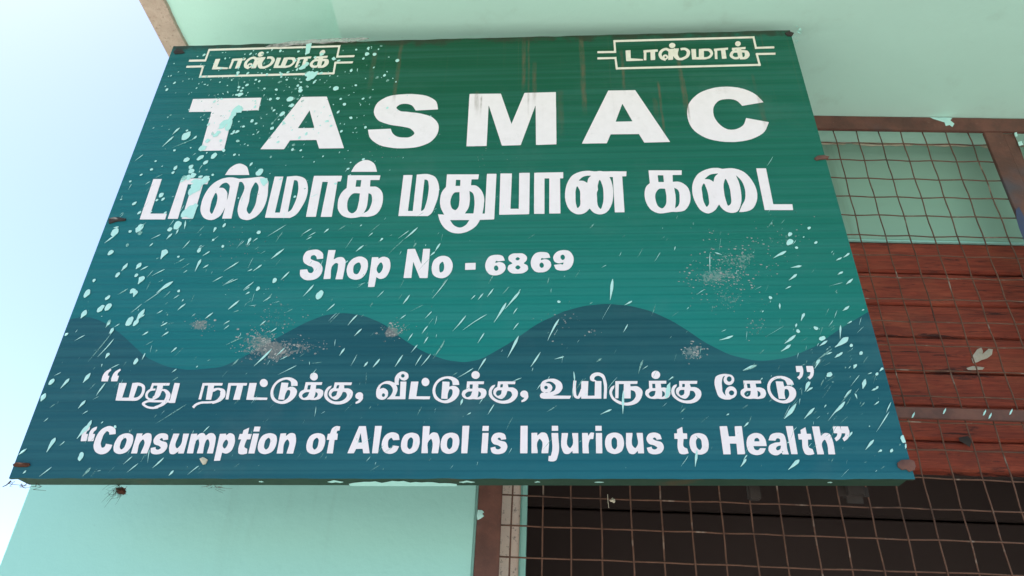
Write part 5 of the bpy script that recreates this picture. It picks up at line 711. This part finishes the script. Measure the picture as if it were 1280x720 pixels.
# paint drops thrown across the sheet
SPLAT = '''3830,661,3822,698,37 3863,921,3846,935,77 3867,986,3854,998,61 3757,1098,3753,1108,45 3757,1144,3761,1132,53 3944,1016,3913,1057,45 3964,1002,3928,1018,28 3513,1023,3485,1039,33 3765,1033,3765,1033,28 3700,992,3700,992,20 3619,1094,3619,1094,24 3460,1132,3452,1120,33 3095,1063,3083,1071,37 3229,1098,3237,1108,26 3188,1043,3180,1059,24 3310,1108,3306,1116,28 3204,998,3196,1006,28 2896,1002,2900,1010,26 3278,921,3269,917,24 3338,925,3338,945,28 2977,905,2977,925,37 2985,1016,2987,1118,14 2989,1088,2989,1100,33 2979,1132,2979,1132,28 3020,1138,3020,1144,33 3009,1179,3001,1193,57 2961,1189,2959,1189,33 2786,1169,2798,1189,20 2847,1144,2855,1173,26 2725,1189,2729,1181,16 4204,1108,4200,1112,69 4301,1104,4305,1104,22 4448,1067,4452,1071,30 4427,1161,4423,1161,16 4594,673,4582,689,53 4683,681,4683,689,49 4549,732,4541,742,28 4610,620,4606,628,24 4456,624,4456,628,28 4732,616,4732,624,26 4972,754,4963,771,41 4813,941,4805,953,33 4838,897,4842,905,20 4768,974,4773,974,14 4911,982,4911,986,22 4951,1023,4951,1031,24 4318,895,4313,915,18 4472,860,4468,905,18 4305,1303,4309,1311,41 4383,1473,4391,1482,37 4309,1555,4305,1559,18 4411,1656,4419,1664,16 4573,1585,4565,1608,28 4513,1301,4504,1331,18 3383,1238,3379,1254,37 3468,1230,3464,1238,28 3643,1234,3611,1254,69 3659,1311,3643,1335,49 3542,1413,3513,1445,53 3507,1437,3395,1563,16 3412,1538,3403,1555,28 3408,1603,3399,1616,41 3156,1506,3148,1526,37 3046,1583,3046,1587,30 2973,1766,2973,1770,41 2981,1644,2953,1660,33 2940,1656,2904,1685,24 3229,1640,3213,1668,18 3294,1575,3294,1583,12 2989,1362,2981,1382,93 2932,1423,2924,1449,53 2883,1514,2875,1534,57 2863,1585,2843,1612,73 2806,1565,2766,1595,69 2705,1677,2674,1707,45 2603,1748,2587,1778,41 2534,1839,2502,1870,61 2796,1876,2796,1884,33 2766,1758,2758,1770,28 2538,1504,2534,1504,24 2461,1707,2404,1750,28 2526,1961,2493,1985,57 2684,1930,2664,1971,53 3101,1819,3099,1823,24 3456,1626,3426,1656,14 3101,1687,3091,1697,12 3944,712,3936,726,28 4025,681,4017,689,53 3964,905,3936,925,41 3802,834,3761,860,69 3846,793,3826,823,53 4025,915,4005,925,37 3802,1599,3802,1599,16 4244,1382,4236,1402,14 4167,1311,4171,1315,20 4624,1301,4614,1321,12 2342,1992,2330,2008,63 2517,1967,2480,2000,50 2692,1933,2658,1975,60 2587,2027,2563,2047,50 2400,2075,2380,2100,50 2400,2133,2387,2153,67 2420,2187,2413,2207,70 2317,2217,2290,2243,67 2367,2208,2357,2233,57 2583,2233,2550,2283,93 2525,2208,2492,2217,37 2450,2300,2420,2358,87 2408,2367,2380,2433,67 2333,2650,2307,2687,93 2400,2600,2367,2650,100 2450,2567,2427,2600,67 2208,2087,2183,2117,40 2175,2153,2160,2170,33 2033,2425,2010,2457,50 2053,2483,2033,2503,33 1973,2500,1960,2510,30 2350,1683,2310,1720,97 2250,1600,2158,1687,40 2175,1708,2027,1843,33 2458,1700,2433,1742,40 2450,1733,2142,1858,17 2183,1883,2183,1883,33 2367,1697,2360,1700,33 1793,1937,1687,2020,18 2037,2183,1933,2233,18 1883,2270,1817,2310,17 1900,2120,1893,2127,33 1950,2017,1947,2020,27 1633,2270,1630,2273,27 1700,2537,1670,2560,37 1758,2650,1733,2673,33 1900,2647,1887,2653,23 2083,2653,2058,2675,27 1508,2500,1525,2493,20 1550,2658,1500,2692,20 2663,2187,2663,2193,30 3158,2033,3123,2083,43 3267,2125,3233,2183,77 2975,1767,2972,1767,40 3047,1583,3043,1587,33 2983,1642,2967,1653,37 2917,1667,2893,1680,27 3242,1642,3208,1680,20 2608,2408,2613,2408,13 2983,2475,2983,2483,23 1933,1600,1903,1610,17 2125,1617,2108,1627,13 2592,1908,2583,1920,23 2450,1917,2413,1947,13 2533,2067,2493,2125,13 2800,1875,2797,1893,37 2825,1930,2783,1958,13 2233,2789,2204,2849,89 2133,2862,2120,2880,53 2322,2760,2307,2867,27 2233,2867,2200,2933,31 2156,2922,2084,2996,40 2556,2827,2462,2924,18 2700,2844,2671,2907,49 2818,2804,2796,2836,31 2667,3000,2667,3004,27 2791,3076,2787,3089,31 3129,2982,3089,3067,44 2378,3009,2280,3116,20 2078,3122,2013,3244,102 1956,3240,2000,3222,20 1916,3040,1871,3084,27 2013,2933,1889,2991,20 1767,2822,1722,2889,80 1833,2782,1711,2900,27 1760,2907,1751,2920,53 1633,2893,1629,2898,36 1596,3062,1596,3076,36 1458,2884,1427,2929,84 1456,2933,1307,3044,31 1489,2840,1422,2849,36 1404,3144,1373,3178,53 1600,3293,1520,3391,58 1493,3418,1462,3458,44 1767,3289,1702,3367,71 1856,3329,1756,3382,29 1711,3440,1702,3453,40 1800,3456,1729,3556,89 1671,3627,1653,3649,58 1711,3633,1671,3716,71 2167,3522,1960,3667,67 2022,3633,1800,3789,13 1778,3800,1633,3916,16 2067,3367,1900,3453,20 2311,3233,2204,3293,27 2233,3213,2233,3213,31 2516,3244,2440,3400,44 2502,3111,2484,3147,44 2529,3071,2489,3089,20 2627,3144,2533,3204,27 2611,3311,2538,3356,27 2344,3382,2293,3418,16 2044,3500,1978,3533,18 1604,3611,1471,3689,27 1111,3644,1076,3702,67 1182,3500,1178,3520,31 1080,3878,1013,3982,80 1367,3707,1329,3747,44 1382,3811,1338,3867,67 1289,3833,1236,3889,62 1811,3867,1684,4062,76 1811,3933,1756,3978,27 1644,3978,1604,4062,76 1382,4000,1324,4102,62 1422,4100,1382,4182,53 1500,4049,1433,4093,20 2324,3800,2222,3884,31 2240,3633,2236,3649,31 2133,3644,2044,3733,22 2244,3689,2169,3738,20 2040,3878,1960,3924,22 2093,4033,2011,4080,20 2667,3911,2564,3989,27 2989,3278,2804,3389,22 2996,3760,2853,3871,31 2789,3456,2656,3529,20 2978,3489,2778,3578,16 3133,3556,3040,3631,20 3129,3656,3067,3684,20 2867,4011,2791,4067,22 2867,4067,2800,4122,18 2111,4156,2044,4196,20 1856,4144,1778,4196,18 3156,3367,3093,3396,24 1382,4015,1332,4088,53 1420,4102,1367,4175,53 1426,4131,1099,4531,20 1426,4239,1221,4467,23 1367,4414,1321,4484,53 1644,4015,1612,4058,53 1723,4006,1682,4064,53 1134,4665,1040,4788,70 871,4735,760,4861,58 827,4190,842,4175,35 667,4753,626,4802,53 1070,4190,930,4268,18 574,4919,515,5021,76 1075,5007,982,5109,53 1323,4788,1207,4948,32 1148,5255,1075,5401,64 1105,5313,965,5488,70 1294,5269,1265,5299,23 1440,5328,1449,5348,29 696,5474,585,5657,76 1023,5669,1002,5751,64 813,5517,749,5576,20 340,5611,235,5692,41 652,5838,492,5961,23 1140,5844,1032,5961,53 1659,5707,1542,5809,23 2053,5722,1907,5853,32 1732,5795,1586,5911,20 2173,5882,2111,5949,41 2491,5824,2345,5940,20 2336,5056,1951,5299,20 2622,5328,2534,5415,23 2213,4344,2140,4409,32 1819,4414,1776,4502,26 1717,4496,1688,4543,47 1857,4152,1790,4193,23 2111,4146,2024,4210,26 2097,4035,2009,4082,26 1922,4263,1805,4327,15 2213,4613,2149,4659,23 2228,4715,2155,4765,23 696,5050,623,5103,18 609,5226,550,5278,18 1499,4554,1367,4619,18 1105,5138,1032,5182,18 331,5882,288,5926,29 769,4657,681,4700,15 3555,3112,3390,3240,40 2988,3275,2800,3395,25 3275,3312,3162,3395,30 2988,3762,2855,3875,32 3125,3588,3045,3638,20 3138,2975,3088,3070,45 3225,2980,3162,3025,22 3240,2900,3235,2915,45 3538,2900,3450,3030,18 3580,2812,3338,2962,15 3900,2862,3775,2938,22 4112,2862,4050,2915,30 4325,2820,4225,2885,25 3900,2962,3825,3005,20 3950,2905,3850,2962,18 4550,3070,4450,3150,30 4350,3262,4312,3300,22 4525,2812,4500,2835,25 4662,2912,4605,2962,22 4788,2980,4750,3020,35 5112,2888,4975,2988,15 5225,2845,5062,2988,30 5062,2988,4850,3188,15 5205,3038,5162,3105,28 5505,3045,5438,3150,32 5438,3150,5375,3205,30 3620,3400,3512,3505,28 3445,3488,3425,3530,45 3238,3595,3212,3630,40 3925,3562,3788,3712,30 4012,3655,3985,3725,75 3388,3712,3288,3775,20 2925,3488,2800,3562,18 3175,3525,3075,3605,20 3120,3650,3075,3680,20 4188,3800,4080,3895,25 4538,3550,4462,3605,18 4800,3638,4712,3725,15 5125,3688,5038,3805,30 5600,3488,5400,3738,18 4470,3938,4350,4070,28 4250,3912,4125,4038,20 4525,4112,4430,4205,28 4312,4355,4245,4450,32 4600,4525,4550,4588,35 4750,4488,4662,4595,35 5038,4438,4938,4588,28 5162,4170,5100,4262,22 5220,4312,5138,4412,22 5350,4075,5275,4175,25 5355,4212,5300,4300,25 5562,4262,5412,4488,30 5388,4425,5262,4580,22 5275,4438,5188,4580,22 5400,3895,5312,3988,20 5075,3938,5000,3995,22 3462,4100,3370,4162,22 3400,4362,3175,4580,40 3562,4350,3450,4455,25 3325,4012,3250,4075,25 3038,4220,2800,4330,25 2988,4488,2900,4575,30 3662,3862,3575,3912,18 2875,4012,2800,4050,20 2862,4075,2800,4120,18 3600,4450,3500,4500,18 3812,4412,3750,4462,12 9826,3142,9667,3228,49 10019,3326,9881,3350,37 9958,3430,9857,3509,40 9888,3580,9814,3619,24 10615,3167,10539,3222,34 10523,3222,10447,3259,28 10536,3399,10468,3436,37 10658,3488,10572,3558,37 10615,3827,10530,3888,37 10053,3919,10010,4017,43 9958,4047,9943,4096,31 9973,4139,9973,4145,43 9943,4191,9805,4298,49 9881,4310,9759,4396,43 10202,4108,10187,4102,43 9744,3794,9747,3870,28 9625,3723,9631,3723,37 10600,4219,10432,4344,92 10505,4069,10499,4237,28 10646,4017,10585,4053,24 10294,4222,10254,4243,49 10340,4261,10242,4329,37 10395,4365,10202,4512,28 10508,4426,10432,4475,43 10248,4497,10193,4549,43 10640,4313,10634,4329,34 10768,4405,10753,4426,34 10707,4558,10664,4604,37 10814,4741,10783,4864,55 10383,4671,10346,4702,49 10640,4873,10548,4977,34 10682,4916,10707,4989,24 10111,4772,10065,4879,49 10141,4848,10080,4894,28 9453,4567,9285,4634,43 9163,4200,8989,4255,37 9881,2916,9866,2947,37 9888,3008,9851,3057,55 9958,3100,9949,3100,31 10050,2959,10034,2977,24 10120,2846,10102,2861,31 10202,3029,10187,3045,28 10447,3641,10462,3680,24 8934,3161,9025,3191,24 8873,3167,8873,3427,15 10799,3870,10768,3888,24 10967,4671,10951,4689,28 10951,4854,10890,4885,28 8414,4711,8353,4757,24 9530,4726,9499,4757,18 6167,3445,6107,3551,21 6170,3611,6088,3717,26 5943,3691,5885,3749,21 6043,3669,5975,3754,26 6370,3577,6281,3683,21 6497,3648,6312,3867,40 6328,3788,6175,4034,42 6471,3849,6413,3933,18 6484,4039,6413,4131,21 5827,3946,5658,4144,26 6088,3933,5785,4131,18 6054,4165,5969,4297,26 6484,4202,6344,4474,42 6756,4403,6634,4588,29 6988,3991,6845,4263,34 7658,3490,7626,3754,53 7901,3764,7806,3817,29 7051,4461,6932,4493,26 7521,4482,7452,4530,29 8038,4501,7980,4672,37 6075,4482,5975,4640,32 5917,4606,5719,4725,21 6180,5055,6096,5189,21 5785,4989,5758,5068,37 6035,4989,5991,5052,16 6959,5073,6835,5152,21 6761,4804,6708,4878,16 5890,5160,5837,5189,21 7790,4883,7785,5179,40 8365,4804,8318,4975,58 8568,5094,8502,5168,24 8428,4712,8370,4746,21 7645,5121,7505,5184,29 7170,4646,7183,4830,26 7289,4738,7196,4883,21 6985,3775,6985,3775,37 7407,3780,7368,3807,21 6677,3981,6645,3997,18 6523,4725,6392,4778,16 5719,4659,5653,4698,18 9462,4562,9288,4638,50 9950,5050,9800,5238,65 10180,5100,10050,5238,40 10550,5020,10350,5262,22 10560,5025,10430,5165,50 10638,4875,10500,5050,20 10812,4750,10780,4862,55 10688,4562,10670,4612,40 10530,4405,10445,4470,35 10400,4405,10325,4438,25 10380,4670,10340,4705,40 10125,4775,10055,4900,30 10155,4845,10080,4900,25 10250,4495,10180,4612,30 10975,4830,10935,4875,35 11035,4600,10990,4645,40 10895,4662,10845,4680,20 10688,4925,10712,4988,30 10805,5030,10755,5088,20 11135,5030,11075,5162,20 11112,5150,10950,5405,20 10920,5500,10815,5625,40 11020,5625,10970,5655,35 11150,5625,11135,5645,30 11212,5112,11220,5130,35 11300,5462,11290,5512,70 11338,5538,11312,5612,40 11250,5550,11240,5575,25 9988,5750,9850,5875,65 9325,5738,9255,5838,40 9338,5688,9288,5762,22 8712,5625,8688,5838,40 8700,5450,8738,5500,20 9355,5280,9295,5340,28 9912,4800,9875,4838,22 9650,4988,9612,5025,20 9112,5175,9075,5195,25 9350,5062,9275,5112,15 10400,4775,10420,4780,25 10075,4550,10012,4575,18 10650,5400,10600,5475,30 10870,5325,10858,5340,22 10325,5062,10300,5100,20'''
rs = random.Random(11)
sp = MB()
SFM = []
def drop(hx, hy, tx, ty, wd, y=-.0009, faint=None):
    a_ = Vector(uv(hx, hy)); c_ = Vector(uv(tx, ty)); L_ = (a_ - c_).length
    s = (.00108 + .0005 * (600 - hy) / 560) * ((1.05 if L_ < wd * .002 else .86) if wd > 2.6 else .74); wd = wd * s; n_f = len(sp.f)
    d = a_ - c_
    if L_ < wd * 1.3:               # roundish blob
        if d.length < 1e-4: d = Vector((rs.uniform(-1, 1), 1))
        d.normalize(); pn_ = Vector((-d.y, d.x)); m_ = (a_ + c_) / 2; ra = wd * .5 + L_ * .35; rb = wd * .5; K = 14; ph = rs.random() * 9
        pts = [m_ + (d * math.cos(t) * ra + pn_ * math.sin(t) * rb) * (1 + .30 * mnoise.noise(Vector((math.cos(t) * 1.3 + ph, math.sin(t) * 1.3, ph))) + rs.uniform(-.06, .06)) for t in [2 * math.pi * k / K for k in range(K)]]
        pts = [p for p in pts if -.001 < p.x < SIGN_W + .001 and 0.001 < p.y < SIGN_H]
        if len(pts) > 5:
            sp.blob([(p.x, p.y) for p in pts], y - rs.random() * .0003, min(.0006, wd * .12))
            SFM.extend([1 if (rs.random() < .06 if faint is None else faint) else 0] * (len(sp.f) - n_f))
        return
    else: d.normalize()
    pn_ = Vector((-d.y, d.x)); pts = []
    r_ = wd / 2 * .84; bend = rs.uniform(-.10, .10) * L_; pk = rs.uniform(.22, .5)     # a thrown drop: lens with a thin tail
    prof = [(0, .12), (pk * .35, .62), (pk * .75, .96), (pk * 1.15, 1.0), (pk + (1 - pk) * .4, .66), (pk + (1 - pk) * .7, .34), (1, .10)]
    for sgn in (1, -1):
        for t, w_ in (prof if sgn > 0 else prof[::-1]):
            pts.append(a_ - d * (L_ * t) + pn_ * (sgn * r_ * w_ * rs.uniform(.88, 1.12) + bend * t * (1 - t)))
    pts = [p for p in pts if -.001 < p.x < SIGN_W + .001 and 0.001 < p.y < SIGN_H]
    if len(pts) < 5: return
    sp.blob([(p.x, p.y) for p in pts], y - rs.random() * .0003, min(.0006, wd * .12))
    if faint is None: faint = rs.random() < (.30 if wd < .0022 else .08)
    SFM.extend([1 if faint else 0] * (len(sp.f) - n_f))
for w_ in SPLAT.split(): drop(*[int(k) / 10 for k in w_.split(',')])
# the many finer specks between them
for i in range(960):
    zone = rs.random()
    if zone < .42: x, y = rs.gauss(325, 85), rs.gauss(118, 55)
    elif zone < .60: x, y = rs.uniform(60, 560), rs.uniform(230, 590)
    elif zone < .82: x, y = rs.uniform(100, 1130), rs.uniform(255, 590)
    else: x, y = rs.gauss(1040, 60), rs.gauss(450, 90)
    if not (40 < y < 595): continue
    u_, v_ = uv(x, y)
    if not (.01 < u_ < SIGN_W - .01 and .01 < v_ < SIGN_H - .01): continue
    an = R(rs.gauss(50 if x < 500 else 58, 17)); ln = rs.uniform(.5, 3) if zone < .42 else abs(rs.gauss(0, 8)) + 1
    wd = (rs.uniform(.9, 3.2) if zone < .42 else rs.uniform(.4, 1.2)) if rs.random() < .92 else rs.uniform(1.3, 2.4)
    drop(x, y, x - ln * math.cos(an), y + ln * math.sin(an), wd, faint=rs.random() < (.25 if zone < .42 else .6))
# bigger runny blotches over the letters
def blotch(view, txt):
    ox, oy, k = view; p = [uv(ox + float(a_.split(',')[0]) / k, oy + float(a_.split(',')[1]) / k) for a_ in txt.split()]
    q_ = []
    for i in range(len(p)):
        a_, c_ = Vector(p[i]), Vector(p[(i + 1) % len(p)])
        for t in (0, .25, .5, .75):
            m0 = a_.lerp(c_, t); d = .0016; q_.append((m0.x + d * mnoise.noise(Vector((m0.x * 300, m0.y * 300, 1))), m0.y + d * mnoise.noise(Vector((m0.x * 300, m0.y * 300, 7)))))
    n_f = len(sp.f); cu = [Vector((x_, -.0012, z_)) for x_, z_ in q_]
    from mathutils.geometry import tessellate_polygon
    n0_ = len(sp.v); sp.v.extend(cu)
    for t in tessellate_polygon([cu]): sp.f.append([n0_ + i for i in t])
    SFM.extend([0] * (len(sp.f) - n_f))
VA, VT, VU = (225, 100, 5.818), (170, 195, 8), (325, 195, 8)
for v_, t_ in ((VA, '380,225 405,200 430,185 460,210 445,242 400,240 385,290 372,345 350,378 332,362 348,325 300,342 285,330 312,300 352,290 372,252'), (VA, '248,412 275,372 300,380 270,415'), (VA, '188,455 205,430 226,438 200,462'),
               (VA, '140,512 165,478 197,485 182,512 150,522'), (VA, '285,440 298,432 310,440 298,450'), (VT, '440,272 470,215 520,195 532,222 500,238 470,262'), (VT, '545,262 600,235 650,240 700,200 735,205 722,262 660,300 640,345 590,372 540,392 560,330 575,275'),
               (VT, '450,612 480,560 540,500 622,490 602,550 578,625 540,632 500,604'), (VU, '2,228 75,225 78,270 42,305 20,290'), ((665, 455, 5.818), '985,150 1005,138 1002,215 985,250 966,240 976,190'), ((160, 0, 4.267), '955,218 985,222 970,285 946,296 950,250'), ((160, 0, 4.267), '950,398 985,380 1012,396 990,422 958,432'), ((160, 0, 4.267), '1085,315 1100,305 1112,318 1098,326')):
    blotch(v_, t_)
o = child(mesh('paint_splashes', sp.v, sp.f, None, sg, [M['splash'], M['splash_faint']], fm=SFM)); o['kind'] = 'stuff'
# scraped spots where the print has flaked away
fl = MB(); rs = random.Random(21)
for (x0, y0, sx, sy, n_, r0) in ((915, 322, 26, 16, 70, 1.5), (900, 346, 24, 9, 80, 1.3), (905, 370, 22, 12, 45, .9), (944, 408, 7, 9, 14, 1.0), (866, 438, 8, 6, 26, 1.6), (342, 437, 20, 9, 120, 1.2), (322, 428, 13, 10, 80, 1.2), (378, 434, 15, 5, 40, 1.0), (340, 405, 22, 22, 40, .9), (489, 413, 6, 6, 30, 1.5), (500, 408, 14, 6, 12, .9), (250, 406, 7, 5, 36, 1.2), (700, 400, 12, 14, 12, 1.2), (738, 415, 6, 3, 6, 1.3), (290, 305, 22, 12, 18, .8), (610, 195, 20, 30, 24, .7), (480, 180, 22, 14, 24, .8), (980, 300, 24, 20, 20, .9)):
    for _ in range(int(n_ * 1.7)):
        u_, v_ = uv(rs.gauss(x0, sx), rs.gauss(y0, sy)); r_ = abs(rs.gauss(r0, r0 * .55)) * .00060 + .0002
        if not (.005 < u_ < SIGN_W - .005): continue
        fl.blob([(u_ + r_ * rs.uniform(.4, 1.5) * math.cos(t), v_ + r_ * rs.uniform(.3, 1.1) * math.sin(t)) for t in [k * .785 for k in range(8)]], -.0004 - rs.random() * .00008, .0001)
o = child(mesh('flaked_spots', fl.v, fl.f, M['scrape'], sg)); o['kind'] = 'stuff'
# rusty clips and plates along the edges
def patch(name, s, mat, y0=-.0022, th=.0012):
    m_ = MB(); p = [uv(*[float(k) for k in a_.split(',')]) for a_ in s.split()]; m_.blob(p, y0, th)
    n1 = len(m_.v); k = len(p)
    for a_ in p: m_.v.append(Vector((a_[0], .0, a_[1])))
    for i in range(k): m_.f.append([1 + i, n1 + i, n1 + (i + 1) % k, 1 + (i + 1) % k])
    return child(mesh(name, m_.v, m_.f, mat, sg))
patch('clip', '136.5,274 142,272.5 150,272.5 158,274 156.5,276.5 147,277 140,279 136.8,280', M['bracket'])
patch('clip', '17,581 21,578.5 30,579 37.5,579.5 38,582 34,583.8 24,584 17.5,583', M['clump'])
patch('clip', '217,66 222,61 228,63 231,66.5 226,67.5 219,68', M['bracket'])
patch('clip', '1017.5,198.5 1022,195.5 1030,195 1036,196.5 1035,199 1026,200 1020,201', M['iron'])
patch('corner_plate', '1121,579 1126,575.5 1137,575 1142,577 1144,583 1142.5,588 1136,590 1133,587 1127,587.5 1122,584', M['iron'])
patch('clip', '981,42 986,40 992,42 990,45.5 984,45.5', M['bracket'])
patch('torn_edge', '331,60 338,56.2 350,55 362,52.5 378,51.5 392,50 405,49.8 420,48.4 436,48.8 452,47.6 461,48.5 450,51 434,53.5 421,52.5 405,55 391,54 378,57 365,56.5 352,59.5 342,59', M['scrape'], -.0016, .0004)
patch('mud_spot', '250,574 254,572 257,573 260,575 257.5,580 254,581 252,578', M['flake'])
# mint smears dragged along the underside batten
rs = random.Random(5)
for (x0, x1, w0) in ((430, 568, 4.5), (405, 425, 2.5), (572, 592, 2), (318, 324, 1.2), (668, 675, 1.2), (744, 756, 1.1), (1040, 1046, 1)):
    u0 = uv(x0, 597)[0]; u1 = uv(x1, 597)[0]; m_ = MB(); n1 = 0; K = max(4, int((u1 - u0) / .008))
    for k in range(K + 1):
        u_ = u0 + (u1 - u0) * k / K; e_ = math.sin(math.pi * k / K) ** .5
        d0 = .028 - (.5 + rs.random()) * .0045 * w0 / 2 * e_; d1 = .0385
        m_.v += [Vector((u_, max(D0 + .002, d0 if w0 > 3 else d0 - .01), .0012)), Vector((u_, d1 if w0 > 3 else d0 - .008 + .003 * w0 * e_, .0012))]
    for k in range(K): m_.f.append([n1 + 2 * k, n1 + 2 * k + 1, n1 + 2 * k + 3, n1 + 2 * k + 2])
    child(mesh('paint_smear', m_.v, m_.f, M['splash'], sg))
# brackets from the back of the board to the grille, seen just under its lower edge
Minv = S_MAT.inverted()
def bracket(pxs, Y0, Y1, bev):
    a_ = at(pxs[0], pxs[3], Y0); c_ = at(pxs[2], pxs[1], Y0); m_ = MB().box((a_.x, Y0, a_.z), (c_.x, Y1, c_.z), bev)
    child(mesh('bracket', [Minv @ p for p in m_.v], m_.f, M['bracket'], sg))
bracket((937, 598, 949, 623.5), 1.046, 1.058, .002)
bracket((1054, 598, 1086, 626), 1.044, 1.066, .010)

for (x_, z_) in ((-.55, 2.35), (-.074, 2.35), (-.55, 2.62), (-.074, 2.62)):     # arms that carry the board, behind it
    m_ = MB().box((x_ - .012, 1.062, z_), (x_ + .012, WALL - .006, z_ + .024), .002)
    child(mesh('support_arm', [Minv @ p for p in m_.v], m_.f, M['bracket'], sg))

# ------------------------------------------------------------------ dry nests hanging under the board
def nest(px, py, n_str, spread, drop_, label, clump, seed, name='dry_grass_tuft'):
    r_ = random.Random(seed); base = at(px, py, 1.045); e_ = empty(name, base, label, 'dry grass', 'dry tufts under the signboard')
    m_ = MB()
    for i in range(n_str):
        p = Vector((r_.gauss(0, spread * .35), r_.uniform(-.006, .006), r_.uniform(-.004, .004))); pts = [p]
        d = Vector((r_.gauss(-.75 if clump else .2, .65) * spread, r_.gauss(0, .006), -abs(r_.gauss(.5, .4)) * drop_)); k = 7
        cv = Vector((r_.gauss(0, .4) * spread, 0, r_.gauss(0, .4) * drop_))
        for j in range(1, k): t = j / (k - 1); pts.append(p + d * t + cv * (t * (1 - t) * 2))
        m_.tube(pts, r_.uniform(.00018, .0004), 4, .00012)
    mesh('strands', m_.v, m_.f, M['thread'] if clump else M['straw'], e_)
    if clump:
        bm = bmesh.new(); bmesh.ops.create_icosphere(bm, subdivisions=4, radius=.0056)
        for v_ in bm.verts:
            k = 1 + .55 * mnoise.noise(v_.co * 260) + .3 * mnoise.noise(v_.co * 600); v_.co = Vector((v_.co.x * 1.15 * k, v_.co.y * k, v_.co.z * .72 * k))
        me = bpy.data.meshes.new('clump'); bm.to_mesh(me); bm.free(); me.materials.append(M['clump'])
        c_ = bpy.data.objects.new('clump', me); col.objects.link(c_); c_.parent = e_; c_.location = (.002, 0, -.003)
    return e_
nest(151, 611, 44, .010, .015, 'dark tuft of dry grass around a reddish clump under the left of the signboard', True, 4)
nest(268, 608, 16, .013, .003, 'thin flat wisp of brown dry grass under the signboard, right of the dark tuft', False, 9)
m_ = MB(); rs = random.Random(2); p0 = at(14, 601, 1.02)
for i in range(9):
    a_ = p0 + Vector((rs.uniform(-.004, .035), rs.uniform(0, .02), rs.uniform(-.002, .001)))
    m_.tube([a_, a_ + Vector((rs.uniform(-.012, .012), 0, -rs.uniform(.001, .005))), a_ + Vector((rs.uniform(-.02, .02), 0, -rs.uniform(.002, .007)))], .0006, 4, .0002)
m_.tube([p0, p0 + Vector((-.004, 0, -.006)), p0 + Vector((-.009, 0, -.009))], .0012, 5, .0005)
o = m_.build('frayed_rope', M['straw']); tag(o, 'short frayed brown fibres at the lower left corner of the signboard', 'rope')
# mint crumbs and cobweb at the upper right corner
m_ = MB(); rs = random.Random(8)
for i in range(22):
    c_ = at(997 + rs.gauss(0, 2.6), 46 + rs.gauss(0, 5), 1.0); r_ = rs.uniform(.0008, .003)
    pts = [(c_.x + r_ * math.cos(t) * rs.uniform(.5, 1.2), c_.z + r_ * math.sin(t) * rs.uniform(.5, 1.3)) for t in [i_ * .785 for i_ in range(8)]]
    m_.blob(pts, c_.y + rs.uniform(-.01, .01), .0012)
o = m_.build('paint_crumbs', M['mint']); tag(o, 'cluster of mint paint crumbs at the upper right corner of the signboard', 'paint crumbs')
